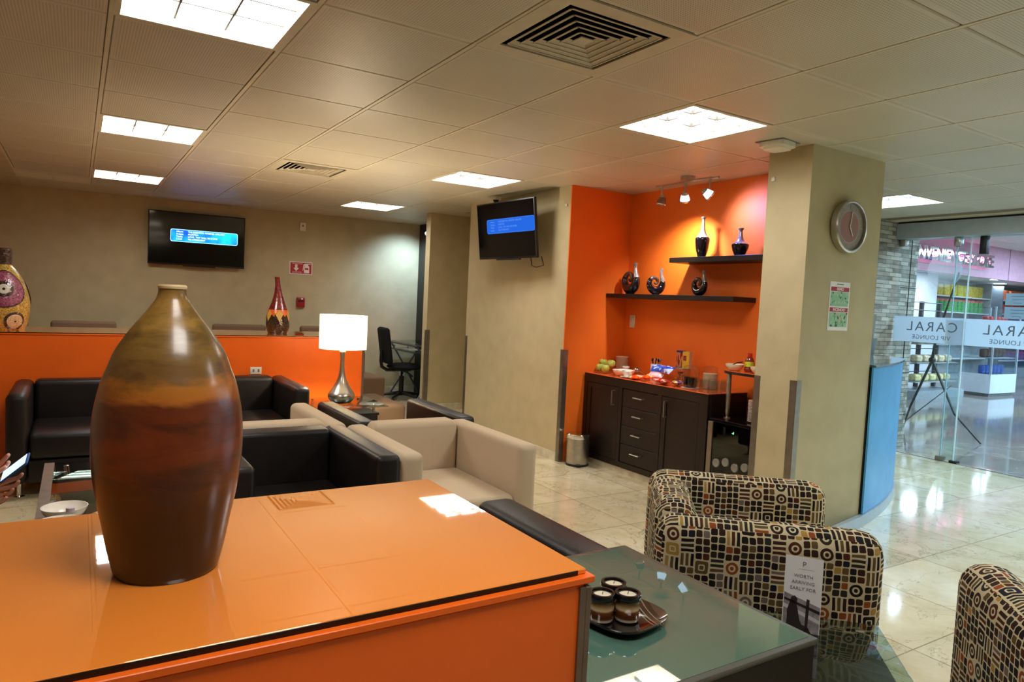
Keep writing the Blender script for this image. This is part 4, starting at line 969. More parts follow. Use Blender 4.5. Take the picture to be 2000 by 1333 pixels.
m = bpy.data.materials.new('screen_panel'); m.use_nodes = True; tt = m.node_tree; tt.nodes.clear(); o = tt.nodes.new('ShaderNodeOutputMaterial'); e = tt.nodes.new('ShaderNodeEmission'); r = tt.nodes.new('ShaderNodeValToRGB'); nz = tt.nodes.new('ShaderNodeTexNoise'); tc = tt.nodes.new('ShaderNodeTexCoord')
nz.inputs['Scale'].default_value = 5; r.color_ramp.elements[0].position = .35; r.color_ramp.elements[0].color = (.01, .06, .9, 1); r.color_ramp.elements[1].position = .65; r.color_ramp.elements[1].color = (.01, .42, 1, 1)
tt.links.new(tc.outputs['Object'], nz.inputs[0]); tt.links.new(nz.outputs[0], r.inputs[0]); tt.links.new(r.outputs[0], e.inputs[0]); tt.links.new(e.outputs[0], o.inputs[0]); e.inputs[1].default_value = .9; SCP = m
t = tv('television flat on the far beige wall above the half wall', (1.22, fy(1.22) - .085, 1.912), (0, 0, math.radians(-3.58)), 1.06, .625, -.29, .44, -.03, .105, SCP, SCT, SCB)
b = MB(); b.box((-.15, .061, -.1), (.15, .083, .1)); b.build('wall_mount', M['black_plastic'], t)
t = tv('television tilted forward on a bracket, on the near beige wall', (3.295, 5.475, 2.005), (0, 0, 0), .90, .52, -.28, .44, -.02, .10, emis('dim_panel', (.015, .10, .55), .55), emis('dim_text', (.1, .25, .75), .5), emis('dim_border', (.03, .16, .7), .5))
t.rotation_euler = (Matrix.Rotation(math.radians(-90 + 4), 4, 'Z') @ Matrix.Rotation(math.radians(7), 4, 'X')).to_euler()
b = MB(); b.tube([(0, .06, 0), (.02, .13, .01), (0, .232, .02)], .018, 10); b.build('bracket_arm', M['black_plastic'], t)
b = MB(); b.tube([(.30, .05, -.25), (.31, .05, -.33), (.36, .06, -.345), (.44, .08, -.33), (.44, .06, -.25)], .004, 6); b.build('cable', M['black_plastic'], t)

# ------------------------------------------------------------------ wall and ceiling devices
def onfar(x, z): return (x, fy(x) - .0005, z)
RF = math.radians(-3.58)
t = thing('wall_sensor', 'small white sensor high on the far wall right of the television', 'sensor', onfar(2.46, 2.19), RF)
b = MB(); b.box((-.038, -.03, -.052), (.038, 0, .052), .006, 2); b.build('case', M['white_plastic'], t)
b = MB(); b.sphere((0, -.03, .01), .012, 1, .5, 1); b.build('lens', M['grey_plastic'], t)
b = MB(); b.box((-.03, -.034, -.06), (-.02, -.004, -.0523)); b.box((.02, -.034, -.06), (.03, -.004, -.0523)); b.build('lamp_stub', M['chrome'], t)
red = plain('sign_red', (176, 26, 34), .4, .03); wht = plain('sign_white', (232, 226, 226), .4, .02)
t = thing('extinguisher_sign', 'red and white fire extinguisher sign on the far wall', 'sign', onfar(2.455, 1.657), RF)
W_, H_ = .29, .165
b = MB(); b.box((-W_ / 2, -.004, -H_ / 2), (W_ / 2, 0, H_ / 2), .002, 1); b.build('board', wht, t)
b = MB(); b.box((-W_ / 2 + .012, -.0052, -H_ / 2 + .012), (W_ / 2 - .012, -.0042, H_ / 2 - .012)); b.build('red_field', red, t)
b = MB(); b.prism([(-.075, .045), (-.045, .045), (-.045, .0), (-.025, .0), (-.06, -.042), (-.095, .0), (-.075, .0)], -.0065, -.0055, 'y'); b.build('arrow', wht, t)
b = MB(); b.prism([(.04, -.06), (.105, -.06), (.105, .02), (.092, .036), (.088, .05), (.125, .052), (.125, .06), (.055, .06), (.03, .05), (.022, -.03), (.03, -.03), (.038, .03), (.052, .036), (.04, .02)], -.0065, -.0055, 'y'); b.build('extinguisher_icon', wht, t)
b = MB(); b.box((.05, -.0075, -.02), (.095, -.0067, .005)); b.build('icon_label', red, t)
text('EXTINGUISHER', .019, wht, t, (-.045, -.0055, .055)); text('EXTINTOR', .024, wht, t, (-.05, -.0055, -.055))
t = thing('fire_alarm', 'red fire alarm call point on the far wall below the sign', 'fire alarm', onfar(2.462, 1.215), RF)
b = MB(); b.box((-.05, -.04, -.065), (.05, 0, .065), .008, 2); b.build('housing', plain('alarm_red', (150, 24, 24), .35), t)
b = MB(); b.box((-.038, -.043, .005), (.038, -.0402, .03)); b.build('pull_bar', plain('alarm_dark', (60, 16, 20), .3), t)
b = MB(); b.box((.002, -.0428, .036), (.022, -.0402, .054)); b.build('label_plate', wht, t)
for x, z, l in ((3.88, .25, 'white outlet low on the far wall behind the office chair'),):
    t = thing('wall_outlet', l, 'outlet', onfar(x, z), RF); b = MB(); b.box((-.038, -.007, -.058), (.038, 0, .058), .003); b.build('plate', M['white_plastic'], t); b = MB(); b.box((-.01, -.0085, -.03), (.01, -.0072, .03)); b.build('socket', M['grey_plastic'], t)
t = thing('wall_clock', 'round silver wall clock with pinkish face on the column', 'clock', (4.0, 2.5995, 1.915))
b = MB(); b.lathe([(.0, 0), (.150, 0), (.158, .01), (.158, .045), (.150, .052), (.143, .050), (.143, .030)], 64, rot=Matrix.Rotation(PI / 2, 4, 'X'), cap=False); b.build('case', M['steel'], t)
b = MB(); b.lathe([(0, .030), (.143, .030)], 64, rot=Matrix.Rotation(PI / 2, 4, 'X'), cap=False); b.build('face', plain('clock_face', (150, 142, 136), .5, .02), t)
b = MB(); b.lathe([(0, .0308), (.095, .0308)], 64, rot=Matrix.Rotation(PI / 2, 4, 'X'), cap=False); b.build('inner_disc', plain('clock_disc', (150, 108, 102), .5, .03), t)
ringm = plain('clock_ring', (206, 184, 172), .5); hm = N('clock_hand', (226, 214, 206), .3).m
b = MB(); b.lathe([(.095, .0312), (.098, .0312)], 64, rot=Matrix.Rotation(PI / 2, 4, 'X'), cap=False)
for k in range(12):
    R = Matrix.Rotation(k * PI / 6, 4, 'Y'); b.box((-.002, -.0325, .112), (.002, -.0315, .13), rot=R)
b.build('dial_marks', ringm, t)
for a, l, w in ((10, .095, .003), (150, .065, .004)):
    b = MB(); b.box((-w, -.036, -.012), (w, -.034, l), rot=Matrix.Rotation(math.radians(a), 4, 'Y')); b.build('hand', hm, t)
t = thing('safety_poster', 'tall white SISMO and INCENDIO safety poster on the column', 'poster', (3.995, 2.6005, 1.428))
W_, H_ = .205, .30
b = MB(); b.box((-W_ / 2, -.004, -H_ / 2), (W_ / 2, 0, H_ / 2)); b.build('sheet', wht, t)
n = N('pictogram_print', (140, 190, 150), .5); c = n.co(scale=(1, 1, 1)); vv = n.nd('ShaderNodeTexVoronoi'); n.lk(c, vv.inputs['Vector']); vv.inputs['Scale'].default_value = 60; s = n.sep(vv.outputs['Color'])
n.color(n.ramp(s[0], [(0, (142, 190, 150)), (.5, (166, 200, 160)), (.72, (110, 160, 120)), (.86, (60, 84, 66)), (.94, (196, 180, 150))], 'CONSTANT')); pic = n.m
for k, (z, s_) in enumerate(((.105, 'SISMO'), (-.022, 'INCENDIO'))):
    b = MB(); b.box((-.092, -.0052, z - .013), (.092, -.0042, z + .013)); b.build('heading_bar', red, t); text(s_, .026, wht, t, (0, -.0055, z), bold=.0006)
    b = MB(); b.box((-.092, -.0052, z - .105), (.092 if k == 0 else .092, -.0042, z - .017)); b.build('pictogram_field', pic, t)
text('PROCEDIMIENTOS', .008, N('poster_ink', (60, 60, 64), .6).m, t, (0, -.0046, .135))
t = thing('smoke_detector', 'flat white smoke detector on the ceiling at the column corner', 'smoke detector', (3.47, 2.72, H - .0005), .1)
b = MB()
pts = [(math.copysign(abs(math.cos(a)) ** .5, math.cos(a)), math.copysign(abs(math.sin(a)) ** .5, math.sin(a))) for a in [2 * PI * k / 32 for k in range(32)]]
b.prism([(p[0] * .085, p[1] * .085) for p in pts], -.03, 0); b.prism([(p[0] * .065, p[1] * .065) for p in pts], -.044, -.0301); b.build('cover', M['white_plastic'], t)
b = MB(); b.box((-.09, -.09, -.004), (.09, .09, -.0005)); b.build('base_plate', M['grey_plastic'], t)
t = thing('dome_camera', 'small white dome camera on the ceiling above the tilted television', 'camera', (3.42, 5.88, H - .0005))
b = MB(); b.lathe([(0, -.035), (.045, -.035), (.05, -.028), (.05, 0)], 28, cap=False); b.build('housing', M['white_plastic'], t)
b = MB(); b.sphere((0, 0, -.036), .028, 1, 1, 1, 16); b.build('dome', M['black_plastic'], t)
for x, y, z, l in ((3.5305, 4.86, 2.20, 'tiny white square sensor on the beige wall edge beside the niche'), (3.6405, 2.86, 2.19, 'tiny white square sensor high on the column')):
    o = box_thing('contact_sensor', l, 'sensor', (-.012, -.012, -.012), (0, .012, .012), M['white_plastic'], (x, y, z))

# ------------------------------------------------------------------ track spotlights
def spot_head(t, x, y, z, tgt, lit, power, col=(.72, .86, 1), size=38):
    d = (Vector(tgt) - (Vector(t.location) + Vector((x, y, z)))); q = Vector((0, 0, -1)).rotation_difference(d.normalized()).to_matrix().to_4x4()
    b = MB(); b.tube([(x, y, z + .135), (x, y, z + .05)], .008, 10); b.build('stem', M['steel'], t)
    hd = MB(); hd.lathe([(.0, .062), (.019, .060), (.022, .045), (.028, .042)], 24, (x, y, z), q, cap=False); hd.build('socket_cap', M['steel'], t)
    hd = MB(); hd.lathe([(.026, .042), (.036, .004), (.037, -.006)], 28, (x, y, z), q, cap=False); hd.build('glass_shade', SPG if lit else frost('unlit_frosted', (150, 140, 130), .7), t)
    hd = MB(); hd.lathe([(.037, -.006), (.039, -.012), (.035, -.016), (.035, -.004), (.037, -.004)], 28, (x, y, z), q, cap=False); hd.build('rim', M['chrome'], t)
    hd = MB(); hd.lathe([(0, -.0135), (.034, -.0135)], 28, (x, y, z), q, cap=False); hd.build('lamp_face', SPF if lit else M['grey_plastic'], t)
    if lit:
        L = bpy.data.lights.new('spotlight_beam', 'SPOT'); L.energy = power; L.color = col; L.spot_size = math.radians(size * 2); L.spot_blend = 1; L.shadow_soft_size = .03
        o = bpy.data.objects.new('spotlight_beam', L); COL.objects.link(o); o.parent = t; o.location = Vector((x, y, z)) + (q @ Vector((0, 0, -.03))); o.rotation_euler = q.to_euler()
SPG = emis('lit_frosted_shade', (.50, .66, .82), .75); SPF = emis('led_face', (.85, .93, 1), 8)
t = thing('track_light', 'steel ceiling track with three spotlights in the niche, two lit', 'track light', (3.90, 3.84, H))
b = MB(); b.lathe([(0, -.03), (.055, -.03), (.055, 0)], 32, cap=False); b.build('canopy', M['steel'], t)
b = MB(); pts = [(-.03 + .02 * math.sin(k * .8), .31 - .062 * k, -.045 + .004 * math.sin(k * .9)) for k in range(11)]; b.tube(pts, .008, 8); b.cyl((0, 0, -.045), (0, 0, -.02), .012); b.build('rail', M['steel'], t)
spot_head(t, -.03, .24, -.18, (3.7, 4.2, .8), False, 0)
spot_head(t, -.02, .0, -.175, (4.2, 4.06, 1.55), True, 34, (.95, .95, 1), 52)
spot_head(t, -.02, -.24, -.165, (4.2, 3.42, 1.95), True, 15, (.30, .34, 1), 62)
t = thing('track_light', 'distant ceiling track light with one spotlight by the beige pillar', 'track light', (3.98, 8.35, H), 0)
b = MB(); b.lathe([(0, -.02), (.05, -.02), (.05, 0)], 32, (.05, -.1, 0), cap=False); b.build('canopy', M['steel'], t)
b = MB(); b.tube([(-.11, .10, -.04), (.0, .0, -.045), (.15, -.2, -.04)], .008, 8); b.cyl((.05, -.1, -.045), (.05, -.1, -.015), .012); b.build('rail', M['steel'], t)
spot_head(t, -.09, .08, -.175, (3.78, 9.06, 1.60), True, 30, (.46, .70, 1), 50)
# ------------------------------------------------------------------ office corner
def cast(t, name, m, f, label=None):
    b = MB(); f(b); o = b.build(name, m, t)
    if label: o['label'] = label
    return o
t = thing('office_chair', 'black swivel office chair by the glass desk at the far right end', 'office chair', (3.60, 8.42, 0), math.radians(-8))
bl = M['office_fabric']
# local: chair faces +x
def f(b):
    for k in range(5):
        a = k * 2 * PI / 5 + .3; b.tube([(.03 * math.cos(a), .03 * math.sin(a), .10), (.27 * math.cos(a), .27 * math.sin(a), .065)], [.025, .016], 8)
cast(t, 'star_base', M['black_plastic'], f)
for k in range(5):
    a = k * 2 * PI / 5 + .3; cast(t, 'caster', M['black_plastic'], lambda b: b.lathe([(0, -.012), (.026, -.012), (.028, 0), (.026, .012), (0, .012)], 18, (.27 * math.cos(a), .27 * math.sin(a), .0285), Matrix.Rotation(a, 4, 'Z') @ Matrix.Rotation(PI / 2, 4, 'X'), cap=False))
cast(t, 'gas_lift', M['black_plastic'], lambda b: (b.cyl((0, 0, .07), (0, 0, .32), .032), b.cyl((0, 0, .32), (0, 0, .40), .014)))
cast(t, 'seat', bl, lambda b: b.sphere((.04, 0, .445), .24, 1.0, .98, .20, 28))
cast(t, 'seat_plate', M['black_plastic'], lambda b: b.box((-.1, -.08, .39), (.1, .08, .412), .005))
cast(t, 'lever', M['black_plastic'], lambda b: b.tube([(0, -.05, .395), (.05, -.2, .37), (.07, -.24, .34)], [.008, .008, .018], 8))
cast(t, 'back_stem', M['black_plastic'], lambda b: b.tube([(-.08, 0, .40), (-.2, 0, .40), (-.265, 0, .44), (-.28, 0, .52), (-.275, 0, .66)], .022, 10))
cast(t, 'backrest', bl, lambda b: b.box((-.04, -.21, -.25), (.04, .21, .22), .039, 5, Matrix.Rotation(math.radians(-8), 4, 'Y'), (-.235, 0, .73)))
cast(t, 'lumbar_seam', M['black_plastic'], lambda b: b.tube([(-.172 + .03 * abs(k) / 3 * abs(k) / 3, .17 * k / 3, .73) for k in range(-3, 4)], .004, 6))
t = thing('computer_desk', 'grey metal framed glass computer desk beyond the office chair', 'desk', (3.86, 8.55, 0))
fr = plain('grey_tube', (96, 100, 112), .35, .05, metal=.6)
cast(t, 'glass_top', M['table_glass'], lambda b: b.box((-.24, -.55, .745), (.30, .42, .755), .003))
cast(t, 'top_frame', fr, lambda b: (b.tube([(-.24, -.54, .735), (-.24, .41, .735)], .013), b.tube([(.28, -.54, .735), (.28, .41, .735)], .013), b.tube([(-.24, .41, .735), (.28, .41, .735)], .013), b.tube([(-.24, -.54, .735), (.28, -.54, .735)], .013)))
cast(t, 'keyboard_tray', M['table_glass'], lambda b: b.box((-.26, -.45, .655), (.0, .30, .663), .002))
cast(t, 'tray_rail', fr, lambda b: (b.tube([(-.25, .30, .65), (.0, .30, .65), (.0, .30, .73)], .010), b.tube([(-.25, -.45, .65), (.0, -.45, .65), (.0, -.45, .73)], .010), b.tube([(-.25, -.45, .65), (-.25, .30, .65)], .010)))
for y, s in ((.36, 1), (-.5, -1)):
    cast(t, 'cross_leg', fr, lambda b: (b.tube([(-.22, y, .73), (.22, y, .015)], .012), b.tube([(.24, y, .73), (-.22, y, .015)], .012), b.tube([(-.24, y, .013), (.26, y, .013)], .013)))
b = MB(); b.box((-.10, -.14, 0), (.10, .14, .004)); o = b.build('paper_sheet', china); tag(o, 'white paper lying on the keyboard tray of the glass desk', 'paper'); place(o, (3.74, 8.42, .6635))
t = thing('monitor', 'computer monitor glowing red and white on the glass desk', 'monitor', (3.955, 8.42, .7555))
cast(t, 'stand', M['black_plastic'], lambda b: (b.lathe([(0, 0), (.1, 0), (.1, .012), (0, .014)], 28, (.05, 0, 0), cap=False), b.box((.04, -.025, .01), (.06, .025, .2))))
cast(t, 'case', M['black_plastic'], lambda b: b.box((.012, -.22, .06), (.045, .22, .34), .005))
m = bpy.data.materials.new('monitor_picture'); m.use_nodes = True; tt = m.node_tree; tt.nodes.clear(); o = tt.nodes.new('ShaderNodeOutputMaterial'); e = tt.nodes.new('ShaderNodeEmission'); r = tt.nodes.new('ShaderNodeValToRGB'); tc = tt.nodes.new('ShaderNodeTexCoord'); sp_ = tt.nodes.new('ShaderNodeSeparateXYZ'); mr = tt.nodes.new('ShaderNodeMapRange')
tt.links.new(tc.outputs['Object'], sp_.inputs[0]); tt.links.new(sp_.outputs[2], mr.inputs[0]); mr.inputs[1].default_value = .06; mr.inputs[2].default_value = .34
tt.links.new(mr.outputs[0], r.inputs[0]); cr = r.color_ramp; cr.elements[0].color = (.45, .01, .02, 1); cr.elements[1].color = (.7, .1, .05, 1); cr.elements[1].position = .95
for p_, c_ in ((.3, (.7, .02, .1, 1)), (.42, (1, .8, .8, 1)), (.72, (1, .9, .85, 1)), (.8, (.8, .15, .05, 1))): q = cr.elements.new(p_); q.color = c_
tt.links.new(r.outputs[0], e.inputs[0]); e.inputs[1].default_value = 1.8; tt.links.new(e.outputs[0], o.inputs[0])
cast(t, 'screen', m, lambda b: b.box((.010, -.21, .07), (.0118, .21, .33)))

# ------------------------------------------------------------------ reception desk
t = thing('reception_desk', 'curved reception desk with blue glass front behind the column', 'reception desk', (0, 0, 0))
prof_ = []; cxx, r0 = 3.0, 5.2
th0, th1 = math.radians(8), math.radians(27)
# circle through the measured base line
Cx, Cy = 4.25 - r0 * math.sin(math.radians(12.5)), 2.53 + r0 * math.cos(math.radians(12.5))
def arc(off):
    P = []
    ts = math.asin((4.392 - Cx) / r0)
    for k in range(15):
        a = th0 if k == 0 else ts + (th1 - ts) * (k - 1) / 13; P.append((Cx + (r0 + off) * math.sin(a), Cy - (r0 + off) * math.cos(a)))
    a = th1; ex, ey = Cx + r0 * math.sin(a), Cy - r0 * math.cos(a); rr = .55; c2 = (ex - rr * math.sin(a), ey + rr * math.cos(a))
    for k in range(1, 13):
        b_ = a + math.radians(125) * k / 12; P.append((c2[0] + (rr + off) * math.sin(b_), c2[1] - (rr + off) * math.cos(b_)))
    return P
def shell(off, th, z0, z1, m, name, lab=None, cut=0):
    A_ = arc(off)[cut:]; B_ = arc(off - th)[cut:]
    b = MB(); n_ = len(A_)
    for z in (0,):
        VA = [[b.bm.verts.new((p[0], p[1], z_)) for p in A_] for z_ in (z0, z1)]; VB = [[b.bm.verts.new((p[0], p[1], z_)) for p in B_] for z_ in (z0, z1)]
        for k in range(n_ - 1):
            b.bm.faces.new((VA[0][k], VA[0][k + 1], VA[1][k + 1], VA[1][k])); b.bm.faces.new((VB[0][k + 1], VB[0][k], VB[1][k], VB[1][k + 1]))
            b.bm.faces.new((VA[1][k], VA[1][k + 1], VB[1][k + 1], VB[1][k])); b.bm.faces.new((VA[0][k + 1], VA[0][k], VB[0][k], VB[0][k + 1]))
        for k in (0, n_ - 1): b.bm.faces.new((VA[0][k], VA[1][k], VB[1][k], VB[0][k]))
    bmesh.ops.recalc_face_normals(b.bm, faces=b.bm.faces[:])
    o = b.build(name, m, t)
    if lab: o['label'] = lab
shell(0.0, .03, 0, .075, M['alu'], 'kick_plate', 'pale metal kick plate', 0)
shell(-.012, .012, .078, 1.045, M['desk_blue'], 'front_panel', 'glossy blue curved glass panel', 1)
shell(-.03, .02, .078, 1.035, M['black_plastic'], 'inner_wall', None, 1)
b = MB(); A_ = arc(.0)[1:]; back = [(5.6, 3.75), (4.9, 3.4), (4.45, 3.1)]
b.prism([(p[0], p[1]) for p in A_] + [(4.45, 3.0)], 1.046, 1.06); o = b.build('counter_top', N('desk_glass_top', (70, 90, 96), .04, spec=.8, coat=1).m, t); o['label'] = 'glass counter top'
o = None
for k, (x, y, a, l) in enumerate(((5.28, 3.25, .5, 'left pale brochure stand on the reception desk'), (5.47, 3.33, .45, 'tall slanted brochure holder on the reception desk'), (5.66, 3.42, .5, 'right pale brochure stand on the reception desk'))):
    t2 = thing('brochure_stand', l, 'stand', (x, y, 1.0605), a + math.radians(-65), 'brochure stands on the desk'); hh = .34 if k == 1 else .14
    cast(t2, 'holder', M['alu'], lambda b: b.prism([(0, 0), (.1, 0), (.1, .004), (.01, .004), (-.05, hh), (-.056, hh)], -.08, .08, 'x'))
    cast(t2, 'leaflets', plain('leaflet_%d' % k, (60, 84, 110), .5, .1), lambda b: b.prism([(.012, .006), (.03, .006), (-.022, hh * .8), (-.036, hh * .8)], -.07, .07, 'x'))

# ------------------------------------------------------------------ glass entrance
b = MB(); b.box((7.15, -3.0, 2.19), (7.35, 4.068, 2.346), .002, 1); struct(b.build('trim_8', M['alu']))
b = MB(); b.box((7.17, -3.0, 2.3465), (7.34, 4.068, H - .0005)); struct(b.build('trim_9', M['gap']))
def pane(k, y0, y1, x):
    b = MB(); b.box((x, y0, .012), (x + .010, y1, 2.188)); return struct(b.build(f'door_{k}', M['pane_glass']))
p1 = pane(1, 3.39, 4.06, 7.22); p2 = pane(2, 2.25, 3.52, 7.245); p3 = pane(3, .95, 2.26, 7.22); p4 = pane(4, -.4, .96, 7.245)
edge_m = N('glass_edge', (215, 240, 246), .15, spec=.8).m  # pale base colour stands for light refracted in the pane edge
for x, y in ((7.221, 3.386), (7.246, 3.521)):
    b = MB(); b.box((x - .001, y - .010, .012), (x + .011, y, 2.188)); e = struct(b.build('glass_edge', edge_m)); e.parent = p1
for y0, y1, x, p_ in ((3.39, 4.06, 7.2192, p1), (2.25, 3.52, 7.2442, p2)):
    b = MB(); b.box((x, y0, 1.148), (x + .0008, y1, 1.405)); o = struct(b.build('frosted_band', M['frosted'])); o.parent = p_
b = MB(); b.lathe([(0, 0), (.165, 0), (.165, .0006), (0, .0006)], 40, (7.2185, 3.60, 1.87), Matrix.Rotation(PI / 2, 4, 'Y'), cap=False); o = struct(b.build('reflection_disc', frost('reflection_film', (230, 240, 246), .18))); o.parent = p1  # pale film disc added to stand in for a reflection on the pane
lt = N('band_lettering', (96, 110, 122), .5).m
def band_text(yc, p_, x):
    for s_, z, sz, sp__ in (('CARAL', 1.305, .135, 1.25), ('VIP LOUNGE', 1.20, .06, 1.1)):
        o = text(s_, sz, lt, None, (x, yc, z), (PI / 2, 0, PI / 2), sp=sp__); struct(o); o.parent = p_
band_text(3.68, p1, 7.2190); band_text(2.98, p2, 7.2440)
for y, z0, z1, p_, m_ in ((3.50, 2.10, 2.187, p1, M['steel']), (3.27, 2.02, 2.187, p2, M['black_plastic']), (4.03, 2.12, 2.187, p1, M['steel'])):
    b = MB(); b.box((7.205, y - .03, z0), (7.27, y + .03, z1), .004); o = struct(b.build('clamp', m_)); o.parent = p_
for y, m_ in ((3.505, M['trim']), (3.375, M['black_plastic'])):
    b = MB(); b.box((7.20, y - .035, .0), (7.27, y + .035, .045 if m_ is M['trim'] else .025), .004); o = struct(b.build('floor_clamp', m_)); o.parent = p1
b = MB(); b.box((7.213, -3.0, .0005), (7.222, 4.06, .006)); struct(b.build('trim_10', M['alu']))
pm = plain('pale_blue_notice', (150, 186, 214), .5, .02); pk = N('notice_ink', (70, 104, 140), .6).m
for k, (z, l) in enumerate(((1.60, 'upper pale blue notice stuck on the glass door'), (1.475, 'lower pale blue notice stuck on the glass door'))):
    t = thing('glass_notice', l, 'notice', (7.2548 - .012, 2.955, z - .0)); t.location.x = 7.243
    cast(t, 'sheet', pm, lambda b: b.box((-.0010, -.105, -.055), (0, .105, .055)))
    for q in range(3): cast(t, 'text_line', pk, lambda b: b.box((-.0016, -.07 + .02 * q, .025 - .03 * q), (-.0011, .06 - .01 * q, .029 - .03 * q)))
# collapsible banner stand outside the glass
t = thing('banner_stand', 'black folding stand just outside the glass doors', 'stand', (8.75, 4.2, 0))
bk = M['black_plastic']
top = (0, .04, 1.2)
cast(t, 'leg', bk, lambda b: b.tube([(-.0, .22, .9), (-.05, -.10, .30), (-.08, -.42, .01)], [.016, .013, .010], 10))
cast(t, 'leg', bk, lambda b: b.tube([(0, .22, .9), (.05, .46, .3), (.1, .56, .01)], [.016, .013, .010], 10))
cast(t, 'mast', bk, lambda b: b.tube([(0, .225, .86), (0, .20, 1.15), (0, .0, 1.95)], [.02, .013, .009], 10))
cast(t, 'hub', bk, lambda b: b.sphere((0, .222, .9), .04))
cast(t, 'brace', M['grey_plastic'], lambda b: (b.tube([(0, -.02, .62), (.05, .5, .12)], .005, 6), b.tube([(0, -.0, .60), (.05, .52, .09)], .005, 6)))

# ------------------------------------------------------------------ corridor and shop
sbox('ceiling_corridor', (7.4, -3.0, 2.95), (24, 7.0, 3.0), plain('corridor_ceiling', (206, 206, 200), .6, .03))
sbox('wall_corridor_right', (23.9, -3.0, 0), (24, 12.5, 3.0), plain('corridor_wall', (200, 196, 190), .6, .03))
sbox('wall_corridor_side', (7.4, -3.1, 0), (24, -3.0, 3.0), plain('corridor_wall_side', (190, 184, 176), .6, .03))
sbox('wall_corridor_left', (7.72, 4.5, 0), (7.77, 10.2, 3.0), plain('corridor_wall_left', (190, 190, 186), .6, .03))
pinkw = plain('pink_fascia', (214, 166, 190), .5, .03)
b = MB(); b.box((7.77, 7.0, 2.30), (24, 7.12, 2.98)); struct(b.build('wall_shop_fascia', pinkw))
b = MB()
for x in (10.2, 16.6, 19.0): b.box((x, 6.993, 2.30), (x + .012, 6.9999, 2.98))
struct(b.build('trim_11', M['grey_plastic']))
shopw = plain('shop_white', (214, 222, 232), .5, .02)
sbox('wall_shop_back', (8.05, 10.1, 0), (24, 10.2, 3.0), shopw)
sbox('ceiling_shop', (8.05, 7.12, 2.42), (24, 10.1, 2.5), shopw)
sbox('wall_shop_partition', (13.75, 8.2, 0), (16.2, 8.3, 2.42), shopw)
for k, (x, y) in enumerate(((14.6, 7.6), (15.5, 7.55), (18.2, 7.9), (20.0, 8.6), (17.0, 9.2), (12.6, 7.8))):
    t = thing('shop_downlight', ['bright round downlight in the shop left of the white glare', 'second bright shop downlight beside the glass edge', 'bright shop downlight above the yellow packets', 'far shop downlight above the orange packs', 'deep shop downlight behind the can shelves', 'shop downlight hidden behind the stone wall'][k], 'downlight', (x, y, 2.4195), 0, 'shop downlights')
    cast(t, 'ring', M['white_plastic'], lambda b: b.lathe([(.16, 0), (.16, -.012), (.14, -.012), (.14, 0)], 28, cap=False)); cast(t, 'lamp', emis('downlight_glow', (.9, .96, 1), 40) if k == 0 else bpy.data.materials['downlight_glow'], lambda b: b.lathe([(0, -.006), (.14, -.006)], 28, cap=False))
for k, (x, y, w, d) in enumerate(((9.0, 2.2, 1.2, .9), (10.5, 5.6, .34, .22), (13.5, 3.4, 1.2, .9), (16.5, 1.5, 1.2, .9), (16.5, 5.2, 1.2, .9), (13.5, -.8, 1.2, .9), (20, 3.5, 1.2, .9), (9.0, -1.2, 1.2, .9))):
    t = thing('corridor_light', ['cool corridor ceiling light nearest the glass doors', 'cool corridor ceiling light before the shop fascia', 'cool corridor ceiling light in mid corridor', 'cool corridor ceiling light to the far right', 'cool corridor ceiling light before the right shop bay', 'cool corridor ceiling light toward the camera side', 'cool corridor ceiling light at the far end', 'cool corridor ceiling light right outside the lounge'][k], 'ceiling light', (x, y, 2.9495), 0, 'corridor ceiling lights')
    cast(t, 'frame', M['white_plastic'], lambda b: (b.box((-w / 2, -d / 2, -.02), (w / 2, -d / 2 + .03, 0)), b.box((-w / 2, d / 2 - .03, -.02), (w / 2, d / 2, 0)), b.box((-w / 2, -d / 2, -.02), (-w / 2 + .03, d / 2, 0)), b.box((w / 2 - .03, -d / 2, -.02), (w / 2, d / 2, 0))))
    cast(t, 'diffuser', emis('corridor_glow', (.62, .82, 1.0), 26) if k == 0 else bpy.data.materials['corridor_glow'], lambda b: b.box((-w / 2 + .031, -d / 2 + .031, -.012), (w / 2 - .031, d / 2 - .031, -.008)))
# back-lit sign
t = thing('shop_sign', 'pink lit CONVENIENCE STORE letters on the shop fascia', 'sign', (13.95, 6.99, 2.60))
ex = text('CONVENIENCE STORE', .34, M['chrome'], t, (0, -.10, 0), ext=.04, sp=1.0, bold=.008, name='letters', sx=1.0)
w_ = max(v.co.x for v in ex.data.vertices) - min(v.co.x for v in ex.data.vertices)
k_ = 3.30 / w_
for v in ex.data.vertices: v.co.x *= k_
cast(t, 'glow_strip', emis('pink_neon', (1, .20, .5), 6), lambda b: b.box((-1.62, -.045, -.05), (1.62, -.025, .05)))
cast(t, 'back_rail', pinkw, lambda b: b.box((-1.68, -.010, -.16), (1.68, 0, .16)))
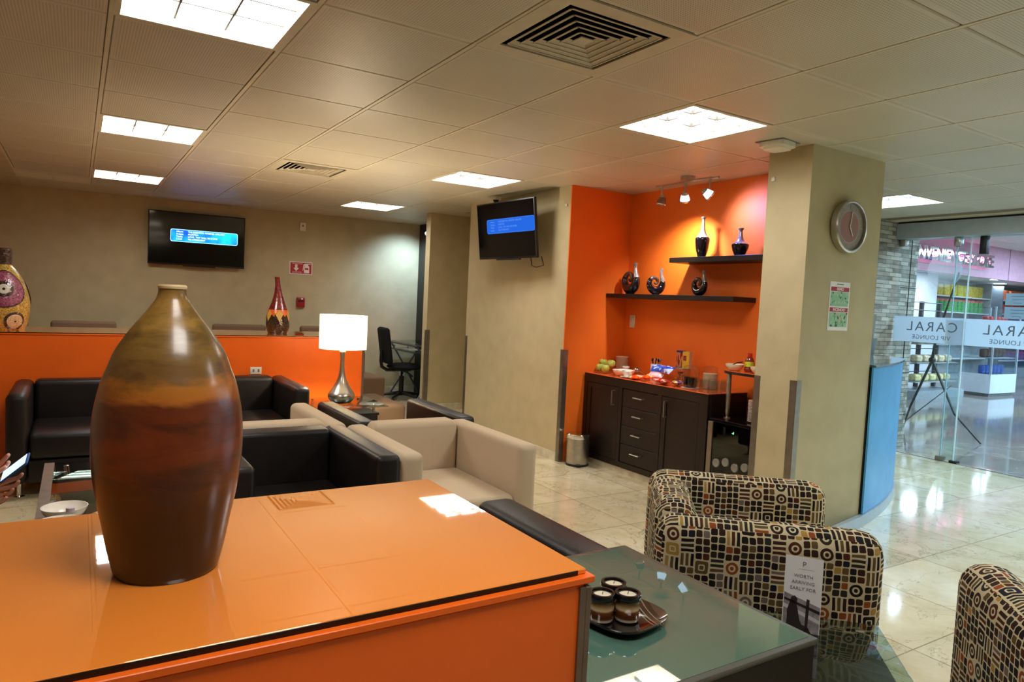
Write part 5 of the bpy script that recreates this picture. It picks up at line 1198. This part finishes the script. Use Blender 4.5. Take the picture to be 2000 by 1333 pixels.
# shop fittings
def shelving(name, label, x0, x1, y0, y1, levels, top, m, base=.12):
    t = thing(name, label, 'shelving', ((x0 + x1) / 2, y0, 0)); w = (x1 - x0) / 2; d = y1 - y0
    cast(t, 'back_panel', m, lambda b: b.box((-w, d - .03, 0), (w, d, top)))
    for s in (-1, 1): cast(t, 'side_panel', m, lambda b: b.box((s * w - .015, 0, 0), (s * w + .015, d - .03, top)))
    for z in levels: cast(t, 'shelf_board', shopw, lambda b: b.box((-w + .016, .01, z - .025), (w - .016, d - .031, z)))
    cast(t, 'base', M['alu'], lambda b: b.box((-w + .016, -.01, .0), (w - .016, d - .031, base)))
    return t
shelving('shop_shelf', 'narrow white shop shelf beside the stone wall with blue packs', 12.95, 13.42, 7.3, 7.7, (.35, .7, 1.05, 1.4, 1.75), 2.15, shopw)
shelving('shop_shelf', 'white lit shop shelf of green cans and yellow bags', 16.3, 19.6, 8.6, 9.0, (.5, .9, 1.25, 1.62, 2.0), 2.38, plain('shelf_grey', (170, 178, 184), .5))
shelving('shop_shelf', 'grey shop shelf of packets at the right frame edge', 20.0, 23.0, 8.5, 8.95, (.45, .85, 1.25, 1.65, 2.0), 2.35, plain('shelf_grey2', (110, 120, 136), .5), .25)
# wire gondola
t = thing('wire_rack', 'wire display rack with snacks on small shelves in the shop front', 'rack', (13.1, 6.75, 0))
wr = plain('dark_wire', (66, 70, 82), .4, .05)
for x in (-.55, .0, .62): cast(t, 'upright', wr, lambda b: b.box((x - .03, .1, .15), (x + .03, .16, 1.72)))
cast(t, 'wire_grid', wr, lambda b: [b.tube([(-.55, .09, .3 + .14 * k), (.62, .09, .3 + .14 * k)], .008, 6) for k in range(11)] and None)
for z in (.28, .62, .95, 1.28):
    cast(t, 'rack_shelf', M['alu'], lambda b: b.box((-.72, -.25, z), (.66, .09, z + .015)))
cast(t, 'base', M['alu'], lambda b: b.box((-.85, -.34, 0), (.78, .25, .15)))
cols = [(214, 196, 160), (224, 206, 150), (196, 60, 60), (60, 90, 170), (210, 180, 120), (90, 60, 50)]
SM = [plain('pack_%d' % k, c, .4, .2, 30) for k, c in enumerate(cols + [(60, 150, 80), (206, 190, 60), (214, 96, 40), (120, 70, 130), (40, 80, 180)])]
G = {}
def goods(kind, label, n_, x0, x1, y, z, w, h, d, mats, g, round_=False, cat='packet'):
    for k in range(n_):
        x = x0 + (x1 - x0) * (k + .5) / n_; key = (kind, w, h, d, round_, mats[k % len(mats)].name)
        if key not in G:
            b = MB()
            if round_: b.lathe([(0, 0), (w / 2, 0), (w / 2, h * .8), (w / 2 * .98, h * .82), (w / 2 * .98, h), (0, h)], 16, cap=False)
            else: b.box((-w / 2, -d / 2, 0), (w / 2, d / 2, h), min(w, d) * .28, 3)
            o = b.build(kind, mats[k % len(mats)]); G[key] = o
            if round_ and kind == 'snack_can':
                b = MB(); b.lathe([(0, h + .001), (w / 2 * 1.02, h + .001), (w / 2 * 1.02, h * .86), (w / 2 * 1.005, h * .86)], 16, cap=False); b.build('lid', plain('can_lid', (206, 96, 96), .4), o)
            r = o
        else: r = dup(G[key])
        r.location = (x, y, z); tag(r, label, cat, g)
goods('snack_can', 'green snack can with red lid, one of the even row on the lit shop shelf', 14, 16.45, 19.45, 8.75, 1.6205, .17, .30, .17, [SM[6]], 'row of green snack cans in the shop', True, 'can')
goods('yellow_packet', 'yellow-green bag, one of the row above the green cans in the shop', 9, 16.5, 19.4, 8.75, 2.0005, .28, .28, .12, [SM[7]], 'row of yellow bags in the shop')
goods('can_tin', 'red-topped tin, one of the row under the green cans in the shop', 12, 16.5, 19.4, 8.75, 1.2505, .16, .16, .16, [SM[2]], 'row of red tins in the shop', True, 'tin')
goods('snack_box', 'dark small box, one of the row on the third lit shop shelf', 12, 16.5, 19.4, 8.72, .9005, .18, .2, .14, [SM[5]], 'row of dark boxes in the shop', False, 'box')
goods('orange_pack', 'orange packet, one of the top row at the right shop shelf', 6, 20.1, 22.9, 8.65, 2.0005, .36, .26, .12, [SM[8]], 'orange packets in the shop')
goods('blue_bag', 'blue bag, one of the second row at the right shop shelf', 7, 20.1, 22.9, 8.65, 1.2505, .3, .26, .12, [SM[10]], 'blue bags in the shop')
goods('purple_bag', 'purple and white bag, one of the low row at the right shop shelf', 7, 20.1, 22.9, 8.65, .4505, .32, .24, .14, [SM[9]], 'purple bags in the shop')
goods('amber_bag', 'amber bag, one of the third row at the right shop shelf', 7, 20.1, 22.9, 8.65, .8505, .3, .26, .12, [SM[4]], 'amber bags in the shop')
goods('red_pack', 'red pack, one of the upper middle row at the right shop shelf', 7, 20.1, 22.9, 8.65, 1.6505, .3, .24, .12, [SM[2]], 'red packs in the shop')
goods('blue_pack', 'bright blue pack on the narrow white shop shelf', 2, 13.0, 13.38, 7.45, 1.4005, .15, .24, .1, [SM[10]], 'blue packs on the narrow shelf')
goods('blue_box', 'dark blue box on the top of the narrow white shop shelf', 2, 13.0, 13.38, 7.45, 1.7505, .14, .28, .1, [SM[3]], 'blue boxes on the narrow shelf', False, 'box')
goods('brown_pack', 'brown pack on the middle of the narrow white shop shelf', 2, 13.0, 13.38, 7.45, 1.0505, .15, .25, .1, [SM[5]], 'brown packs on the narrow shelf')
goods('red_box', 'small red box low on the narrow white shop shelf', 2, 13.0, 13.38, 7.45, .7005, .14, .2, .1, [SM[2]], 'red boxes on the narrow shelf', False, 'box')
for z, g_, mm in ((.2955, 'bottom', [SM[1]]), (.6355, 'second', [SM[0]]), (.9655, 'third', [SM[4]]), (1.2955, 'top', [SM[0]])):
    goods('bread_pack', f'pale bread packet, one of the row on the {g_} tier of the wire rack', 5, 12.45, 13.7, 6.63, z, .2, .13, .16, mm, f'bread packets on the {g_} rack tier')
# glass showcase on white base
t = thing('showcase', 'glass showcase on a white base in the middle of the shop', 'showcase', (15.05, 6.55, 0))
cast(t, 'base', shopw, lambda b: b.box((-.52, -.28, .06), (.52, .28, .42)))
cast(t, 'plinth', M['grey_plastic'], lambda b: b.box((-.48, -.25, 0), (.48, .25, .0595)))
cast(t, 'glass_case', M['pane_glass'], lambda b: b.box((-.50, -.27, .4205), (.50, .27, 1.68)))
cast(t, 'post', M['alu'], lambda b: [b.box((sx * .5 - .015, sy * .265 - .015, .421), (sx * .5 + .015, sy * .265 + .015, 1.70)) for sx in (-1, 1) for sy in (-1, 1)] and None)
for z in (.72, 1.02, 1.34): cast(t, 'case_shelf', M['alu'], lambda b: b.box((-.48, -.25, z), (.48, .25, z + .012)))
for z, q in ((.422, 3), (.733, 5), (1.033, 9), (1.353, 2)):
    goods('case_item', f'small item, one of the row on the {dict({3: "bottom", 5: "second", 9: "third", 2: "top"})[q]} tier of the glass showcase', 6, 14.6, 15.5, 6.5, z, .11, .16, .1, [SM[q]], f'items in the showcase tier {q}', False, 'box')
# ------------------------------------------------------------------ seated person holding a phone (at the left frame edge)
def skin_chain(name, verts, edges, m, parent=None, sub=2, root=0):
    me = bpy.data.meshes.new(name); me.from_pydata([v[:3] for v in verts], edges, []); me.materials.append(m)
    o = bpy.data.objects.new(name, me); COL.objects.link(o)
    if parent is not None: o.parent = parent
    md = o.modifiers.new('skin', 'SKIN'); md.use_smooth_shade = True
    if not me.skin_vertices: bpy.context.view_layer.update()
    sv = me.skin_vertices[0].data if me.skin_vertices else None
    if sv is None: return o
    for i, v in enumerate(verts):
        r = v[3] if isinstance(v[3], tuple) else (v[3], v[3]); sv[i].radius = r
    sv[root].use_root = True
    o.modifiers.new('sub', 'SUBSURF').levels = sub; o.modifiers['sub'].render_levels = sub
    return o
RX = Vector((.848, -.530, 0)); UX = Vector((.03, .05, .998)).normalized(); FX = Vector((.53, .847, -.06))
HC0 = Vector((-.205, 3.45, .580))
def hp(px_, py_, d=0): return HC0 + RX * ((px_ - 32) / 419) - UX * ((py_ - 915) / 419) - FX * d
pr = thing('person', 'person at the left edge, only hands with a gold ring holding a phone', 'person', (-.85, 3.45, 0))
def chain(name, nodes, edges, m, sub=2):
    names = list(nodes); V = [(*(Vector(nodes[k][0]) - Vector(pr.location)), nodes[k][1]) for k in names]
    return skin_chain(name, V, [(names.index(a), names.index(b_)) for a, b_ in edges], m, pr, sub)
Nn = {'pelvis': ((-.92, 3.45, .50), .12), 'belly': ((-.95, 3.45, .66), .12), 'chest': ((-.97, 3.45, .86), .13), 'neck0': ((-.95, 3.45, 1.0), .06), 'neck': ((-.93, 3.45, 1.06), .052), 'jaw': ((-.89, 3.45, 1.12), .07), 'head': ((-.90, 3.45, 1.20), .085), 'crown': ((-.91, 3.45, 1.27), .06)}
Ee = [('pelvis', 'belly'), ('belly', 'chest'), ('chest', 'neck0'), ('neck0', 'neck'), ('neck', 'jaw'), ('jaw', 'head'), ('head', 'crown')]
for s, nm in ((-1, 'r'), (1, 'l')):
    y = 3.45 + s * .20
    Nn.update({nm + 'sh': ((-.96, 3.45 + s * .18, .94), .058), nm + 'el': ((-.80, 3.45 + s * .25, .66), .042), nm + 'hip': ((-.86, 3.45 + s * .10, .49), .085), nm + 'kn': ((-.42, 3.45 + s * .13, .47), .056), nm + 'cf': ((-.41, 3.45 + s * .13, .30), .05), nm + 'an': ((-.42, 3.45 + s * .13, .07), .034), nm + 'ft': ((-.30, 3.45 + s * .14, .035), .03)})
    Ee += [('chest', nm + 'sh'), (nm + 'sh', nm + 'el'), ('pelvis', nm + 'hip'), (nm + 'hip', nm + 'kn'), (nm + 'kn', nm + 'cf'), (nm + 'cf', nm + 'an'), (nm + 'an', nm + 'ft')]
def fing(pref, root, pts, r0):
    prev = root
    for k, (x, y, d) in enumerate(pts):
        nm = f'{pref}{k}'; Nn[nm] = (tuple(hp(x, y, d)), r0 * (1 - .09 * k)); Ee.append((prev, nm)); prev = nm
# right hand holds the phone from below
Nn['rw'] = (tuple(hp(-46, 990, .0)), .026); Nn['rp'] = (tuple(hp(-22, 968, -.005)), .028); Ee += [('rel', 'rw'), ('rw', 'rp')]
fing('ri', 'rp', [(2, 944, -.012), (19, 937, -.022), (34, 931, -.018), (43, 923, -.004)], .0105)
fing('rm', 'rp', [(0, 953, -.006), (17, 950, -.016), (31, 944, -.014), (38, 935, .000)], .0108)
fing('rr', 'rp', [(-3, 963, 0), (12, 963, -.010), (24, 957, -.008), (30, 948, .004)], .0102)
fing('rk', 'rp', [(-8, 973, .006), (6, 976, -.002), (15, 971, .000), (21, 963, .006)], .0088)
fing('rt', 'rp', [(-14, 948, .022), (0, 931, .032), (14, 918, .034), (25, 909, .028)], .0118)
# left hand taps the screen from behind
Nn['lw'] = (tuple(hp(-56, 950, -.06)), .026); Nn['lp'] = (tuple(hp(-30, 934, -.04)), .027); Ee += [('lel', 'lw'), ('lw', 'lp')]
fing('li', 'lp', [(-10, 917, -.03), (2, 906, -.022), (12, 897, -.012), (18, 891, -.004)], .0105)
fing('lm', 'lp', [(-8, 926, -.028), (6, 917, -.02), (15, 909, -.008), (21, 903, .004)], .0105)
fing('lr', 'lp', [(-12, 936, -.03), (-2, 938, -.03), (-6, 946, -.03)], .010)
fing('lt', 'lp', [(-24, 925, -.005), (-14, 915, .004), (-6, 908, .008)], .0115)
chain('body', Nn, Ee, M['skin'])
shirt = plain('grey_shirt', (96, 100, 110), .9, .05); jeans = plain('dark_trousers', (40, 44, 58), .9, .08)
sub_ = lambda ks, g: {k: (Nn[k][0], Nn[k][1] + g) for k in ks}
Cn = sub_(['pelvis', 'belly', 'chest', 'neck0', 'rsh', 'rel', 'lsh', 'lel'], .016)
for s in 'rl':
    Cn[s + 'cuff'] = (tuple(Vector(Nn[s + 'el'][0]).lerp(Vector(Nn[s + 'w'][0]), .6)), .036)
chain('shirt', Cn, [('pelvis', 'belly'), ('belly', 'chest'), ('chest', 'neck0'), ('chest', 'rsh'), ('rsh', 'rel'), ('rel', 'rcuff'), ('chest', 'lsh'), ('lsh', 'lel'), ('lel', 'lcuff')], shirt)
Tn = sub_(['pelvis', 'rhip', 'rkn', 'rcf', 'ran', 'lhip', 'lkn', 'lcf', 'lan'], .014)
chain('trousers', Tn, [('pelvis', 'rhip'), ('rhip', 'rkn'), ('rkn', 'rcf'), ('rcf', 'ran'), ('pelvis', 'lhip'), ('lhip', 'lkn'), ('lkn', 'lcf'), ('lcf', 'lan')], jeans)
for s in (-1, 1):
    b = MB(); b.box((.42, s * .13 - .045, 0), (.68, s * .13 + .045, .075), .03, 3); b.build('shoe', M['black_plastic'], pr)
off = -Vector(pr.location)
b = MB(); b.sphere(Vector((-.915, 3.45, 1.225)) + off, .098, 1.02, .86, 1.0, 20); b.build('hair', N('dark_hair', (34, 26, 22), .6).m, pr)
b = MB()
b.prism([(0, 0), (.022, -.012), (.0, -.03), (-.01, .02)], -.009, .009, 'y', loc=Vector((-.80, 3.45, 1.185)) + off)
b.build('nose', M['skin'], pr)
for s in (-1, 1):
    b = MB(); b.sphere(Vector((-.822, 3.45 + s * .03, 1.20)) + off, .012); b.build('eye', wht, pr)
    b = MB(); b.sphere(Vector((-.90, 3.45 + s * .088, 1.18)) + off, .026, .8, .35, 1.1); b.build('ear', M['skin'], pr)
b = MB(); b.box(Vector((-.818, 3.425, 1.128)) + off, Vector((-.806, 3.475, 1.138)) + off, .003); b.build('mouth', plain('lips', (170, 90, 84), .5), pr)
a_, c_ = hp(12, 963, -.010), hp(24, 957, -.008); mid = a_.lerp(c_, .2); dr = (c_ - a_).normalized(); q = Vector((0, 0, 1)).rotation_difference(dr).to_matrix().to_4x4()
b = MB(); b.lathe([(.0100, -.002), (.0118, -.002), (.0118, .002), (.0100, .002), (.0100, -.002)], 20, mid + off, q, cap=False); b.build('ring', N('gold_ring', (230, 180, 70), .2, 1.0).m, pr)
Lx = (RX * .77 + UX * .64).normalized(); nx = (-RX * .5 + UX * .6 - FX * .62); nx = (nx - Lx * nx.dot(Lx)).normalized(); Wx = Lx.cross(nx)
ph = thing('phone', 'blue-cased smartphone held in the hands at the left frame edge', 'phone', hp(30, 913, .004))
Rm = Matrix((Wx, Lx, nx)).transposed().to_4x4(); ph.rotation_euler = Rm.to_euler()
cast(ph, 'case', plain('blue_case', (46, 92, 160), .4, .05), lambda b: b.box((-.035, -.07, -.009), (.035, .07, 0), .004, 3))
cast(ph, 'screen', emis('phone_screen', (.62, .74, .9), .55), lambda b: b.box((-.031, -.062, .0002), (.031, .062, .0008)))
# ------------------------------------------------------------------ camera, world, look
yaw, pitch, roll = 1.01144680, -0.0570033291, 0.0484556631
f_ = Vector((math.cos(yaw) * math.cos(pitch), math.sin(yaw) * math.cos(pitch), math.sin(pitch)))
r_ = Vector((math.sin(yaw), -math.cos(yaw), 0)); u_ = r_.cross(f_)
rr_ = r_ * math.cos(roll) + u_ * math.sin(roll); uu_ = -r_ * math.sin(roll) + u_ * math.cos(roll)
cam = bpy.data.cameras.new('camera'); co_ = bpy.data.objects.new('camera', cam); COL.objects.link(co_)
Mx = Matrix((rr_, uu_, -f_)).transposed().to_4x4(); Mx.translation = (0, 0, 1.362)
co_.matrix_world = Mx; cam.lens = 1361.5967 / 2000 * 36; cam.sensor_width = 36; cam.clip_start = .02; cam.clip_end = 100
scene.camera = co_
w = bpy.data.worlds.new('world'); scene.world = w; w.use_nodes = True
w.node_tree.nodes['Background'].inputs[0].default_value = (.6, .75, 1, 1); w.node_tree.nodes['Background'].inputs[1].default_value = 0.02
vs = scene.view_settings; vs.view_transform = 'Standard'; vs.look = 'None'; vs.gamma = 1; vs.use_curve_mapping = False; vs.exposure = 1.36
cy = scene.cycles; cy.max_bounces = 8; cy.diffuse_bounces = 4; cy.glossy_bounces = 4; cy.transmission_bounces = 6; cy.transparent_max_bounces = 16
cy.caustics_reflective = False; cy.caustics_refractive = False; cy.sample_clamp_indirect = 6.0; cy.use_denoising = True; cy.use_light_tree = True
